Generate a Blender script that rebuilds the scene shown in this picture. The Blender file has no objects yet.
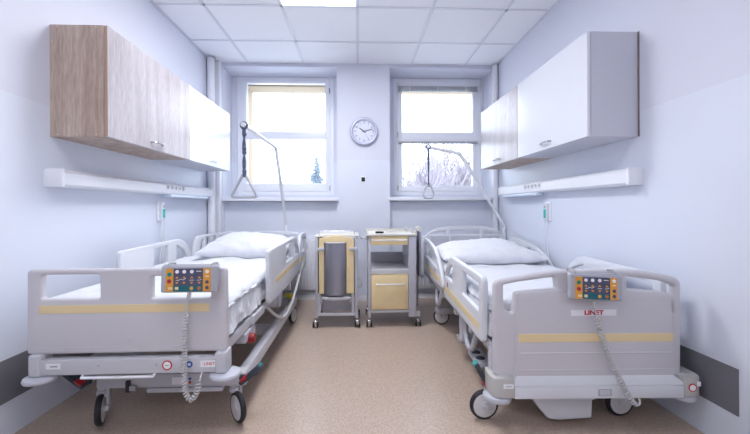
import bpy, bmesh, math, random
from math import sin, cos, pi, radians, atan2, sqrt, hypot
from mathutils import Vector, Matrix, noise

random.seed(7)
S = bpy.context.scene
COL = S.collection
I4 = Matrix.Identity(4)
XF = I4.copy()            # placement applied to whatever is being built (the right bed stands slightly askew)

# ---------------------------------------------------------------- materials
MATS = {}
def mat(name, col, rough=0.5, metal=0.0, spec=0.5, bump=None, vary=None, emit=None, coat=0.0):
    if name in MATS: return MATS[name]
    m = bpy.data.materials.new(name); m.use_nodes = True
    nt = m.node_tree; b = nt.nodes['Principled BSDF']
    b.inputs['Base Color'].default_value = (*col, 1)
    b.inputs['Roughness'].default_value = rough
    b.inputs['Metallic'].default_value = metal
    b.inputs['Specular IOR Level'].default_value = spec
    b.inputs['Coat Weight'].default_value = coat
    tc = nt.nodes.new('ShaderNodeTexCoord')
    if vary:      # (scale, amount)
        n = nt.nodes.new('ShaderNodeTexNoise'); n.inputs['Scale'].default_value = vary[0]; n.inputs['Detail'].default_value = 4
        nt.links.new(tc.outputs['Object'], n.inputs['Vector'])
        r = nt.nodes.new('ShaderNodeValToRGB')
        r.color_ramp.elements[0].position = .3; r.color_ramp.elements[1].position = .7
        r.color_ramp.elements[0].color = (*[c*(1-vary[1]) for c in col], 1)
        r.color_ramp.elements[1].color = (*[min(1, c*(1+vary[1])) for c in col], 1)
        nt.links.new(n.outputs['Fac'], r.inputs['Fac']); nt.links.new(r.outputs['Color'], b.inputs['Base Color'])
    if bump:      # (scale, strength)
        n = nt.nodes.new('ShaderNodeTexNoise'); n.inputs['Scale'].default_value = bump[0]; n.inputs['Detail'].default_value = 3
        nt.links.new(tc.outputs['Object'], n.inputs['Vector'])
        bp = nt.nodes.new('ShaderNodeBump'); bp.inputs['Strength'].default_value = bump[1]; bp.inputs['Distance'].default_value = .01
        nt.links.new(n.outputs['Fac'], bp.inputs['Height']); nt.links.new(bp.outputs['Normal'], b.inputs['Normal'])
    if emit:
        b.inputs['Emission Color'].default_value = (*emit[0], 1); b.inputs['Emission Strength'].default_value = emit[1]
    MATS[name] = m
    return m

def wall_mat():
    m = mat('wall_paint', (.74, .75, .83), .55, bump=(180, .05))
    nt = m.node_tree; b = nt.nodes['Principled BSDF']
    g = nt.nodes.new('ShaderNodeNewGeometry'); s = nt.nodes.new('ShaderNodeSeparateXYZ')
    nt.links.new(g.outputs['Position'], s.inputs[0])
    # washable lower coat ends in a straight line at 1.55 m
    c = nt.nodes.new('ShaderNodeMath'); c.operation = 'GREATER_THAN'; c.inputs[1].default_value = 1.56
    nt.links.new(s.outputs['Z'], c.inputs[0])
    mx = nt.nodes.new('ShaderNodeMix'); mx.data_type = 'RGBA'
    mx.inputs['A'].default_value = (.715, .75, .84, 1); mx.inputs['B'].default_value = (.69, .705, .795, 1)
    nt.links.new(c.outputs[0], mx.inputs['Factor']); nt.links.new(mx.outputs['Result'], b.inputs['Base Color'])
    mr = nt.nodes.new('ShaderNodeMapRange'); mr.inputs['To Min'].default_value = .38; mr.inputs['To Max'].default_value = .7
    nt.links.new(c.outputs[0], mr.inputs['Value']); nt.links.new(mr.outputs['Result'], b.inputs['Roughness'])
    return m

def floor_mat():
    m = mat('speckled_vinyl', (.42, .31, .23), .32, spec=.4)
    nt = m.node_tree; b = nt.nodes['Principled BSDF']
    tc = nt.nodes.new('ShaderNodeTexCoord')
    v = nt.nodes.new('ShaderNodeTexNoise'); v.inputs['Scale'].default_value = 130; v.inputs['Detail'].default_value = 3
    nt.links.new(tc.outputs['Object'], v.inputs['Vector'])
    r = nt.nodes.new('ShaderNodeValToRGB'); e = r.color_ramp.elements
    e[0].position = .30; e[0].color = (.40, .30, .235, 1); e[1].position = .68; e[1].color = (.56, .445, .365, 1)
    x = e.new(.49); x.color = (.48, .375, .30, 1)
    nt.links.new(v.outputs['Fac'], r.inputs['Fac']); nt.links.new(r.outputs['Color'], b.inputs['Base Color'])
    n2 = nt.nodes.new('ShaderNodeTexNoise'); n2.inputs['Scale'].default_value = 3
    nt.links.new(tc.outputs['Object'], n2.inputs['Vector'])
    mr = nt.nodes.new('ShaderNodeMapRange'); mr.inputs['To Min'].default_value = .25; mr.inputs['To Max'].default_value = .42
    nt.links.new(n2.outputs['Fac'], mr.inputs['Value']); nt.links.new(mr.outputs['Result'], b.inputs['Roughness'])
    return m

def ceil_mat():
    return mat('mineral_tile', (.88, .89, .93), .8, spec=.2, bump=(260, .25), vary=(300, .015))

def wood_mat(name, dark, mid, light, rough=.38, axis='z'):
    m = mat(name, mid, rough, spec=.5)
    nt = m.node_tree; b = nt.nodes['Principled BSDF']
    tc = nt.nodes.new('ShaderNodeTexCoord'); mp = nt.nodes.new('ShaderNodeMapping')
    mp.inputs['Scale'].default_value = (9, 9, .55) if axis == 'z' else (9, .55, 9)
    nt.links.new(tc.outputs['Object'], mp.inputs['Vector'])
    n = nt.nodes.new('ShaderNodeTexNoise'); n.inputs['Scale'].default_value = 1.6; n.inputs['Detail'].default_value = 7; n.inputs['Roughness'].default_value = .62
    n.inputs['Distortion'].default_value = .35
    nt.links.new(mp.outputs[0], n.inputs['Vector'])
    r = nt.nodes.new('ShaderNodeValToRGB'); e = r.color_ramp.elements
    e[0].position = .34; e[0].color = (*dark, 1); e[1].position = .66; e[1].color = (*light, 1)
    x = e.new(.5); x.color = (*mid, 1)
    nt.links.new(n.outputs['Fac'], r.inputs['Fac'])
    # fine cross pores of sawn oak
    mp2 = nt.nodes.new('ShaderNodeMapping'); mp2.inputs['Scale'].default_value = (60, 60, 8) if axis == 'z' else (60, 8, 60)
    nt.links.new(tc.outputs['Object'], mp2.inputs['Vector'])
    n2 = nt.nodes.new('ShaderNodeTexNoise'); n2.inputs['Scale'].default_value = 2.0; n2.inputs['Detail'].default_value = 3
    nt.links.new(mp2.outputs[0], n2.inputs['Vector'])
    mx = nt.nodes.new('ShaderNodeMix'); mx.data_type = 'RGBA'; mx.blend_type = 'OVERLAY'; mx.inputs['Factor'].default_value = .35
    nt.links.new(r.outputs['Color'], mx.inputs['A']); nt.links.new(n2.outputs['Fac'], mx.inputs['B'])
    nt.links.new(mx.outputs['Result'], b.inputs['Base Color'])
    return m

def quilt_mat():
    m = mat('quilted_cotton', (.72, .735, .78), .85, spec=.2)
    nt = m.node_tree; b = nt.nodes['Principled BSDF']
    g = nt.nodes.new('ShaderNodeNewGeometry'); s = nt.nodes.new('ShaderNodeSeparateXYZ')
    nt.links.new(g.outputs['Position'], s.inputs[0])
    def ma(op, a, c):
        k = nt.nodes.new('ShaderNodeMath'); k.operation = op
        for i, v in enumerate((a, c)):
            if v is None: continue
            if isinstance(v, (int, float)): k.inputs[i].default_value = v
            else: nt.links.new(v, k.inputs[i])
        return k.outputs[0]
    a = ma('ABSOLUTE', ma('SINE', ma('MULTIPLY', ma('ADD', s.outputs['X'], s.outputs['Y']), 40), None), None)
    c = ma('ABSOLUTE', ma('SINE', ma('MULTIPLY', ma('SUBTRACT', s.outputs['X'], s.outputs['Y']), 40), None), None)
    h = ma('POWER', ma('MULTIPLY', a, c), .35)
    n = nt.nodes.new('ShaderNodeTexNoise'); n.inputs['Scale'].default_value = 22
    h2 = ma('ADD', h, ma('MULTIPLY', n.outputs['Fac'], .9))
    bp = nt.nodes.new('ShaderNodeBump'); bp.inputs['Strength'].default_value = .55; bp.inputs['Distance'].default_value = .006
    nt.links.new(h2, bp.inputs['Height']); nt.links.new(bp.outputs['Normal'], b.inputs['Normal'])
    return m

def glass_mat():
    m = bpy.data.materials.new('window_glass'); m.use_nodes = True; nt = m.node_tree; nt.nodes.clear()
    o = nt.nodes.new('ShaderNodeOutputMaterial'); t = nt.nodes.new('ShaderNodeBsdfTransparent')
    t.inputs['Color'].default_value = (.97, .985, 1, 1)
    g = nt.nodes.new('ShaderNodeBsdfGlossy'); g.inputs['Roughness'].default_value = .02
    f = nt.nodes.new('ShaderNodeFresnel'); f.inputs['IOR'].default_value = 1.35
    mx = nt.nodes.new('ShaderNodeMixShader')
    nt.links.new(f.outputs[0], mx.inputs[0]); nt.links.new(t.outputs[0], mx.inputs[1]); nt.links.new(g.outputs[0], mx.inputs[2])
    nt.links.new(mx.outputs[0], o.inputs[0])
    return m

WALL = wall_mat(); FLOOR = floor_mat(); CEIL = ceil_mat(); QUILT = quilt_mat(); GLASS = glass_mat()
GRID = mat('ceiling_grid_metal', (.70, .72, .78), .5)
TRIM = mat('white_gloss_trim', (.80, .81, .86), .35)
PVC = mat('white_window_plastic', (.86, .88, .93), .3)
BAND = mat('grey_wall_guard', (.17, .17, .195), .45, bump=(120, .1))
BEIGE = mat('beige_render', (.37, .295, .20), .8, bump=(90, .2))
PLAST = mat('grey_beige_bed_plastic', (.59, .57, .60), .38, bump=(300, .04))
PLAST_L = mat('light_bed_plastic', (.68, .69, .73), .36, bump=(300, .03))
STEEL = mat('powder_coated_steel', (.56, .56, .60), .38)
STEEL_D = mat('darker_coated_steel', (.38, .38, .41), .4)
CHROME = mat('brushed_metal', (.62, .62, .66), .25, metal=1.0)
WHEEL = mat('pale_wheel_disc', (.66, .65, .66), .4)
RUBBER = mat('black_rubber', (.018, .018, .022), .55)
BUMP = mat('soft_bumper_plastic', (.52, .53, .59), .4)
CREAM = mat('cream_laminate', (.78, .63, .36), .45, vary=(18, .03))
CREAM_W = mat('pale_cream_top', (.66, .64, .58), .35)
STRIPE = mat('cream_accent_strip', (.80, .64, .36), .4)
GREY_CAB = mat('silver_grey_cabinet', (.50, .51, .58), .4, metal=.15)
GREY_ALU = mat('anodised_grey_column', (.33, .34, .41), .28, metal=.7)
WHITE = mat('white_lacquer', (.74, .755, .80), .22, spec=.6)
WHITE_P = mat('white_plastic', (.82, .83, .87), .35)
CARC = mat('white_carcass_board', (.60, .61, .68), .45)
WOOD = wood_mat('oak_front_sheen', (.40, .36, .37), (.48, .44, .46), (.55, .52, .55), .28)  # oak washed toward pale lilac, standing in for grazing reflections on the doors
WOOD_E = wood_mat('sawn_oak_side', (.36, .26, .20), (.49, .385, .32), (.58, .475, .41), .5)
SHEET = mat('white_cotton_sheet', (.74, .755, .79), .9, spec=.15, bump=(24, .5))
PILLOW = mat('white_pillow_cotton', (.74, .755, .80), .9, spec=.15, bump=(16, .6))
STRAP = mat('blue_grey_webbing', (.10, .12, .20), .8, bump=(200, .3))
NAVY = mat('slate_blue_keypad', (.075, .078, .135), .5)
TEAL = mat('teal_keypad', (.0, .12, .15), .5)
ORANGE = mat('orange_keypad', (.72, .33, .04), .5)
ORANGE_B = mat('orange_button', (.80, .36, .06), .5)
GREEN = mat('green_button', (.0, .22, .20), .5)
REDB = mat('dark_red_button', (.45, .02, .05), .5)
RED = mat('red_plastic', (.50, .015, .025), .4)
BLUE = mat('blue_sticker', (.05, .12, .42), .5)
WSTICK = mat('white_sticker', (.85, .85, .88), .4)
PEDAL = mat('dark_slate_pedal', (.035, .045, .065), .45)
TEALP = mat('teal_pedal_tip', (.02, .28, .27), .5)
YELLOW = mat('yellow_tag', (.75, .65, .05), .5)
BLACK = mat('black_plastic', (.015, .015, .018), .4)
DIAL = mat('clock_dial', (.66, .68, .80), .35)
CLKRIM = mat('clock_silver_rim', (.52, .54, .66), .3, metal=.3)
TEALG = mat('teal_call_button', (.0, .45, .38), .4)
LOUVRE = mat('frosted_lamp_cover', (.70, .78, .90), .3)
BARK = mat('hazed_bare_bark', (.30, .27, .30), .9)  # bark lightened and greyed to stand in for outdoor haze
NEEDLE = mat('hazed_needles', (.20, .24, .28), .9)  # distance haze put into the needle colour as pale blue-grey
SNOW = mat('pale_ground', (.75, .76, .80), .9)
CORD = mat('grey_coiled_cable', (.55, .54, .54), .45)

# ---------------------------------------------------------------- mesh helpers
WL = {}
class MB:
    """collects pieces and links them as one mesh object"""
    def __init__(s): s.bm = bmesh.new(); s.m = []
    def _mi(s, m):
        if m is None: return 0
        if m not in s.m: s.m.append(m)
        return s.m.index(m)
    def _take(s, bm, M, m):
        i = s._mi(m)
        if M is not None: bmesh.ops.transform(bm, matrix=M, verts=bm.verts)
        for f in bm.faces: f.material_index = i
        me = bpy.data.meshes.new('t'); bm.to_mesh(me); bm.free(); s.bm.from_mesh(me); bpy.data.meshes.remove(me)
        return s
    def box(s, x0, x1, y0, y1, z0, z1, m=None, bev=0.0, seg=2, M=None):
        b = bmesh.new(); bmesh.ops.create_cube(b, size=1)
        sx, sy, sz = x1-x0, y1-y0, z1-z0
        bmesh.ops.scale(b, vec=(sx, sy, sz), verts=b.verts)
        if bev: bmesh.ops.bevel(b, geom=list(b.edges), offset=min(bev, .49*min(sx, sy, sz)), segments=seg, affect='EDGES', profile=.6)
        T = Matrix.Translation(((x0+x1)/2, (y0+y1)/2, (z0+z1)/2))
        return s._take(b, (M @ T) if M is not None else T, m)
    def cyl(s, p0, p1, r, m=None, seg=20, r1=None, bev=0):
        p0 = Vector(p0); p1 = Vector(p1); d = p1-p0
        b = bmesh.new(); bmesh.ops.create_cone(b, cap_ends=True, segments=seg, radius1=r, radius2=r if r1 is None else r1, depth=d.length)
        if bev:
            es = [e for e in b.edges if abs(e.verts[0].co.z-e.verts[1].co.z) < 1e-6]
            bmesh.ops.bevel(b, geom=es, offset=bev, segments=2, affect='EDGES', profile=.5)
        q = d.to_track_quat('Z', 'Y').to_matrix().to_4x4()
        return s._take(b, Matrix.Translation((p0+p1)/2) @ q, m)
    def ball(s, c, r, m=None, sc=(1, 1, 1), u=16, v=10):
        b = bmesh.new(); bmesh.ops.create_uvsphere(b, u_segments=u, v_segments=v, radius=r)
        return s._take(b, Matrix.Translation(c) @ Matrix.Diagonal((*sc, 1)), m)
    def torus(s, c, axis, R, r, m=None, u=28, v=8, sq=1.0):
        b = bmesh.new(); rings = []
        for i in range(u):
            a = 2*pi*i/u
            rings.append([b.verts.new(((R+r*cos(t))*cos(a), (R+r*cos(t))*sin(a), r*sq*sin(t))) for t in [2*pi*j/v for j in range(v)]])
        for i in range(u):
            for j in range(v):
                b.faces.new((rings[i][j], rings[(i+1) % u][j], rings[(i+1) % u][(j+1) % v], rings[i][(j+1) % v]))
        q = Vector(axis).to_track_quat('Z', 'Y').to_matrix().to_4x4()
        return s._take(b, Matrix.Translation(c) @ q, m)
    def tube(s, pts, r, m=None, v=8, closed=False, rfn=None):
        pts = [Vector(p) for p in pts]; n = len(pts); b = bmesh.new(); rings = []; up = None
        for i, p in enumerate(pts):
            if closed: t = pts[(i+1) % n]-pts[i-1]
            else: t = pts[min(i+1, n-1)]-pts[max(i-1, 0)]
            if t.length < 1e-9: t = Vector((0, 0, 1))
            t.normalize()
            if up is None: up = Vector((0, 0, 1)) if abs(t.z) < .9 else Vector((1, 0, 0))
            up = (up-t*up.dot(t)); up.normalize(); w = t.cross(up)
            rr = rfn(i/(n-1)) if rfn else r
            rings.append([b.verts.new(p+(up*cos(a)+w*sin(a))*rr) for a in [2*pi*j/v for j in range(v)]])
        for i in range(n if closed else n-1):
            A = rings[i]; B = rings[(i+1) % n]
            for j in range(v): b.faces.new((A[j], A[(j+1) % v], B[(j+1) % v], B[j]))
        if not closed: b.faces.new(rings[0][::-1]); b.faces.new(rings[-1])
        return s._take(b, None, m)
    def plate(s, outline, t, holes=(), m=None, bev=.004, plane='xz', at=0.0, br=2):
        """closed outline (with holes) extruded to thickness t, centred on 'at'"""
        cu = bpy.data.curves.new('c', 'CURVE'); cu.dimensions = '2D'; cu.fill_mode = 'BOTH'
        cu.extrude = max(t/2-bev, 0); cu.bevel_depth = bev; cu.offset = -bev; cu.bevel_resolution = br
        for loop in (outline, *holes):
            loop = [q for k, q in enumerate(loop) if hypot(q[0]-loop[k-1][0], q[1]-loop[k-1][1]) > 1e-4]
            sp = cu.splines.new('POLY'); sp.points.add(len(loop)-1)
            for q, p in zip(sp.points, loop): q.co = (p[0], p[1], 0, 1)
            sp.use_cyclic_u = True
        o = bpy.data.objects.new('c', cu); COL.objects.link(o)
        dg = bpy.context.evaluated_depsgraph_get(); me = bpy.data.meshes.new_from_object(o.evaluated_get(dg))
        bpy.data.objects.remove(o); bpy.data.curves.remove(cu)
        b = bmesh.new(); b.from_mesh(me); bpy.data.meshes.remove(me)
        bmesh.ops.remove_doubles(b, verts=b.verts, dist=1e-5)
        if plane == 'xz': M = Matrix(((1, 0, 0, 0), (0, 0, -1, at), (0, 1, 0, 0), (0, 0, 0, 1)))
        elif plane == 'yz': M = Matrix(((0, 0, 1, at), (1, 0, 0, 0), (0, 1, 0, 0), (0, 0, 0, 1)))
        else: M = Matrix.Translation((0, 0, at))
        return s._take(b, M, m)
    def text(s, txt, size, depth, M, m=None, w=0.0):
        cu = bpy.data.curves.new('t', 'FONT'); cu.body = txt; cu.size = size; cu.extrude = depth; cu.align_x = 'CENTER'; cu.align_y = 'CENTER'; cu.offset = w
        o = bpy.data.objects.new('t', cu); COL.objects.link(o)
        dg = bpy.context.evaluated_depsgraph_get(); me = bpy.data.meshes.new_from_object(o.evaluated_get(dg))
        bpy.data.objects.remove(o); bpy.data.curves.remove(cu)
        b = bmesh.new(); b.from_mesh(me); bpy.data.meshes.remove(me)
        return s._take(b, M, m)
    def grid(s, rows, m=None, closed=False, caps=False):
        b = bmesh.new(); R = [[b.verts.new(p) for p in r] for r in rows]; n = len(rows[0])
        for i in range(len(R)-1):
            for j in range(n if closed else n-1):
                b.faces.new((R[i][j], R[i][(j+1) % n], R[i+1][(j+1) % n], R[i+1][j]))
        if caps: b.faces.new(R[0][::-1]); b.faces.new(R[-1])
        bmesh.ops.recalc_face_normals(b, faces=b.faces)
        return s._take(b, None, m)
    def build(s, name, m=None, parent=None, ang=38, origin='centre'):
        me = bpy.data.meshes.new(name)
        if m is not None and not s.m: s.m = [m]
        for k in s.m: me.materials.append(k)
        bmesh.ops.transform(s.bm, matrix=XF, verts=s.bm.verts)
        lo = Vector((min(v.co.x for v in s.bm.verts), min(v.co.y for v in s.bm.verts), min(v.co.z for v in s.bm.verts)))
        hi = Vector((max(v.co.x for v in s.bm.verts), max(v.co.y for v in s.bm.verts), max(v.co.z for v in s.bm.verts)))
        c = (lo+hi)/2
        if parent is None: c.z = lo.z
        bmesh.ops.translate(s.bm, vec=-c, verts=s.bm.verts)
        s.bm.to_mesh(me); s.bm.free()
        me.shade_smooth(); me.set_sharp_from_angle(angle=radians(ang))
        o = bpy.data.objects.new(name, me); COL.objects.link(o); WL[o.name] = c.copy()
        if parent is not None: o.parent = parent; o.location = c-WL[parent.name]
        else: o.location = c
        return o

def rp(pts, n=6):
    """polygon with rounded corners; entries (x, y) or (x, y, radius)"""
    out = []; N = len(pts)
    for i, p in enumerate(pts):
        r = p[2] if len(p) > 2 else 0
        P = Vector(p[:2])
        if r <= 0: out.append((P.x, P.y)); continue
        A = Vector(pts[i-1][:2])-P; B = Vector(pts[(i+1) % N][:2])-P
        r = min(r, A.length*.49, B.length*.49)
        a = P+A.normalized()*r; c = P+B.normalized()*r
        for k in range(n+1):
            t = k/n; q = a*(1-t)**2+P*2*t*(1-t)+c*t*t; out.append((q.x, q.y))
    return out
def rrect(x0, x1, z0, z1, r): return rp([(x0, z0, r), (x1, z0, r), (x1, z1, r), (x0, z1, r)])
def spline(pts, n=8):
    P = [Vector(p) for p in pts]; P = [P[0]*2-P[1]]+P+[P[-1]*2-P[-2]]; out = []
    for i in range(1, len(P)-2):
        for k in range(n):
            t = k/n
            out.append(.5*((2*P[i])+(-P[i-1]+P[i+1])*t+(2*P[i-1]-5*P[i]+4*P[i+1]-P[i+2])*t*t+(-P[i-1]+3*P[i]-3*P[i+1]+P[i+2])*t**3))
    out.append(P[-2]); return out

def tag(o, label=None, cat=None, group=None, kind=None):
    if label: o['label'] = label
    if cat: o['category'] = cat
    if group: o['group'] = group
    if kind: o['kind'] = kind
    return o
def thing(name, loc, label, cat, group=None, kind=None):
    o = bpy.data.objects.new(name, None); COL.objects.link(o); l = XF @ Vector(loc); o.location = l; WL[o.name] = l.copy()
    o.empty_display_size = .1
    return tag(o, label, cat, group, kind)
def struct(mb, name, m=None, parent=None):
    o = mb.build(name, m, parent)
    if parent is None: o['kind'] = 'structure'
    return o

# ---------------------------------------------------------------- the room
XL, XR, YB, HC, YF = -1.5825, 1.5646, 3.95, 2.619, -2.2
struct(MB().box(XL-.1, XR+.1, YF-.1, 4.6, -.12, 0), 'floor', FLOOR)
struct(MB().box(XL-.12, XL, YF, 4.6, 0, HC+.1), 'wall_left', WALL)
struct(MB().box(XR, XR+.12, YF, 4.6, 0, HC+.1), 'wall_right', WALL)
struct(MB().box(XL, XR, YF-.12, YF, 0, HC+.1), 'wall_front', WALL)
NLx0, NLx1, NRx0, NRx1, NZ = -1.478, -.232, .359, 1.526, 2.583
for bx in ((XL, NLx0, YB, 4.36, 0, HC), (NLx1, NRx0, YB, 4.36, 0, HC), (NRx1, XR, YB, 4.36, 0, HC),
           (NLx0, NLx1, YB, 4.36, NZ, HC), (NRx0, NRx1, YB, 4.36, NZ, HC), (NLx0, NLx1, 4.02, 4.36, 0, 1.10), (NRx0, NRx1, 4.02, 4.36, 0, 1.10),
           (NLx0, NLx1, 4.25, 4.36, 1.10, 1.178), (NRx0, NRx1, 4.25, 4.36, 1.10, 1.178),
           (-.285, NLx1, 4.25, 4.36, 1.178, NZ), (NRx0, .432, 4.25, 4.36, 1.178, NZ), (1.492, NRx1, 4.25, 4.36, 1.178, NZ), (NLx0, -1.422, 4.25, 4.36, 1.178, NZ)):
    struct(MB().box(*bx), 'wall_back', WALL)
e = MB()      # beige outer face of the wall with its deep reveals
e.box(XL, -1.345, 4.36, 4.62, 0, 3.0).box(-.30, .44, 4.36, 4.62, 0, 3.0).box(1.488, XR, 4.36, 4.62, 0, 3.0)
e.box(-1.345, -.30, 4.36, 4.62, 2.505, 3.0).box(.44, 1.488, 4.36, 4.62, 2.505, 3.0)
e.box(-1.345, -.30, 4.36, 4.62, 0, 1.17).box(.44, 1.488, 4.36, 4.62, 0, 1.17)
struct(e, 'wall_outer', BEIGE)

# suspended ceiling: tiles and grid; light panels sit in their own openings
S0 = -1.197; R1 = 3.4232
xs = [XL]+[S0+.6*k for k in range(5)]+[XR]
ys = [YB]+[R1-.6*k for k in range(10)]
ys = [y for y in ys if y > YF]+[YF]
lit = {(2, 2), (2, 5), (2, 8)}                     # x gap index, y gap index; last two panels added unseen, for even light
c = MB(); g = MB()
for i in range(len(xs)-1):
    for j in range(len(ys)-1):
        if (i, j) in lit: continue
        c.box(xs[i]+.004, xs[i+1]-.004, ys[j+1]+.004, ys[j]-.004, HC+.002, HC+.02, bev=.002, seg=1)
c.box(XL, XR, YF, 4.36, HC+.1, HC+.14)
for x in xs[1:-1]: g.box(x-.012, x+.012, YF, YB, HC-.002, HC+.03)
for y in ys[1:-1]: g.box(XL, XR, y-.012, y+.012, HC-.002, HC+.03)
g.box(XL, XL+.02, YF, YB, HC-.003, HC+.03).box(XR-.02, XR, YF, YB, HC-.003, HC+.03).box(XL, XR, YB-.02, YB, HC-.003, HC+.03)
c.box(XL, XR, YB, 4.36, HC, HC+.1)
struct(c, 'ceiling', CEIL)
struct(g, 'trim_1', GRID)
for k, (i, j) in enumerate(sorted(lit)):
    x0, x1, y0, y1 = xs[i]+.013, xs[i+1]-.013, ys[j+1]+.013, ys[j]-.013
    t = thing('ceiling_light_panel', ((x0+x1)/2, (y0+y1)/2, HC), ['square flush ceiling light panel set in the tile grid near the middle of the room', 'added unseen ceiling light panel above the camera position, for fill light', 'added unseen ceiling light panel at the rear of the room, for fill light'][k], 'ceiling light', 'ceiling light panels')
    MB().box(x0, x1, y0, y1, HC+.008, HC+.05).build('housing', WHITE_P, t)
    MB().box(x0+.012, x1-.012, y0+.012, y1-.012, HC+.001, HC+.007).build('diffuser', mat('lit_diffuser', (.9, .9, .9), .5, emit=((.93, .95, 1), 9.0)), t)

# wall guard bands, floor line
struct(MB().box(XL, XL+.004, .7, 3.55, .163, .356, bev=.001, seg=1), 'trim_left', BAND)
struct(MB().box(XR-.004, XR, 1.405, 3.55, .163, .358, bev=.001, seg=1), 'trim_right', BAND)
struct(MB().box(NLx1, NRx0, YB-.008, YB, 0, .05).box(NLx0, NLx1, 4.012, 4.02, 0, .05).box(NRx0, NRx1, 4.012, 4.02, 0, .05), 'baseboard_back', TRIM)
struct(MB().box(NLx0+.001, NLx1+.02, 3.915, 4.25, 1.104, 1.142, bev=.006), 'trim_2', TRIM)
struct(MB().box(NRx0-.02, NRx1-.001, 3.915, 4.25, 1.104, 1.142, bev=.006), 'trim_3', TRIM)

def window(n, x0, x1, sash, zb):
    """fixed outer frame, tilting sash with a transom, two panes"""
    z0, z1 = 1.178, 2.582
    t = thing(n, ((x0+x1)/2, 4.3, z0), None, None, None, 'structure')
    f = MB(); Y0, Y1 = 4.262, 4.33
    f.box(x0, x0+.055, Y0, Y1, z0, z1, bev=.006).box(x1-.055, x1, Y0, Y1, z0, z1, bev=.006)
    f.box(x0+.05, x1-.05, Y0, Y1, z0, z0+.05, bev=.006).box(x0+.05, x1-.05, Y0, Y1, z1-.035, z1, bev=.006)
    f.build('window_frame', PVC, t)
    a, b = x0+.052, x1-.052
    h = MB(); Y0, Y1 = 4.25, 4.315
    h.box(a, a+sash, Y0, Y1, z0+.045, z1-.03, bev=.008).box(b-.05, b, Y0, Y1, z0+.045, z1-.03, bev=.008)
    h.box(a+.04, b-.04, Y0, Y1, z0+.045, z0+zb, bev=.008).box(a+.04, b-.04, Y0, Y1, z1-.075, z1-.03, bev=.008)
    h.box(a+.04, b-.04, Y0, Y1, 1.845, 1.935, bev=.008)
    h.build('sash', PVC, t)
    for q0, q1 in ((z0+zb-.002, 1.848), (1.932, z1-.072)):
        MB().box(a+.045, b-.045, 4.283, 4.289, q0, q1).build('pane', GLASS, t)
    for zz in ((2.42, 1.26) if n == 'window_1' else (1.9, 1.26)):
        xx = b+.004 if n == 'window_1' else a-.004
        MB().cyl((xx, 4.245, zz-.03), (xx, 4.245, zz+.03), .008).build('hinge', STEEL_D if zz > 2.4 else STEEL, t)
    return t
window('window_1', -1.422, -.285, .062, .140)
window('window_2', .432, 1.492, .050, .108)
def blind(z, label, drop):
    t = thing('venetian_blind', (.96, 4.23, z-drop), label, 'blind', 'raised blinds on the right window')
    MB().box(.475, 1.447, 4.215, 4.247, z-.022, z, bev=.003).build('head_rail', WHITE_P, t)
    s = MB(); n = 7
    for i in range(n):
        zz = z-.026-i*(drop-.04)/n; s.box(.485, 1.437, 4.216, 4.246, zz-.0022, zz, m=STEEL)
    s.build('slat_stack', STEEL, t)
    MB().box(.483, 1.439, 4.217, 4.245, z-drop, z-drop+.012, bev=.003).build('bottom_rail', STEEL_D, t)
    for x in (.62, .96, 1.3): MB().box(x-.004, x+.004, 4.2145, 4.2155, z-drop, z).build('ladder_tape', WHITE_P, t)
blind(2.50, 'raised slim venetian blind across the top pane of the right window', .085)
blind(1.845, 'raised slim venetian blind just under the middle bar of the right window', .055)

# corner pipes
def pipe(x, y, r, label):
    t = thing('heating_pipe', (x, y, 0), label, 'pipe')
    MB().cyl((x, y, 0.001), (x, y, HC-.003), r, seg=24).build('riser', TRIM, t)
    MB().cyl((x, y, HC-.02), (x, y, HC-.004), r+.008, seg=24).build('collar', STEEL, t)
    MB().cyl((x, y, 1.93), (x, y, 1.95), r+.004, seg=24).build('bracket', TRIM, t)
pipe(-1.538, 3.80, .038, 'thick white vertical pipe in the left far corner, nearest the side wall')
pipe(1.529, 3.90, .030, 'white vertical pipe in the right far corner by the window')
tag(MB().box(-1.545, -1.482, 3.885, 3.949, .001, HC-.004, bev=.004).build('pipe_duct', TRIM), 'square white boxed duct between the left corner pipe and the left window', 'duct')

def radiator(x0, x1, label):
    t = thing('radiator', ((x0+x1)/2, 3.97, .1), label, 'radiator')
    b = MB(); b.box(x0, x1, 3.962, 3.972, .12, .70, bev=.004)
    n = int((x1-x0)/.034)
    for i in range(n):
        x = x0+.012+i*(x1-x0-.024)/(n-1); b.box(x-.010, x+.010, 3.952, 3.966, .15, .67, bev=.006)
    b.build('front_panel', TRIM, t)
    MB().box(x0, x1, 3.972, 4.012, .695, .705).box(x0, x0+.006, 3.972, 4.005, .12, .70).box(x1-.006, x1, 3.972, 4.005, .12, .70).build('casing', TRIM, t)
    for xb in (x0+.1, x1-.14): MB().box(xb, xb+.04, 3.97, 4.019, .2, .6).build('bracket', TRIM, t)
    MB().cyl((x1-.03, 3.99, .12), (x1-.03, 3.99, 0.0), .009).build('supply_pipe', TRIM, t)
radiator(-1.30, -.40, 'white panel radiator under the left window, behind the left bed')
radiator(.62, 1.42, 'white panel radiator under the right window, behind the right bed')

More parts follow.
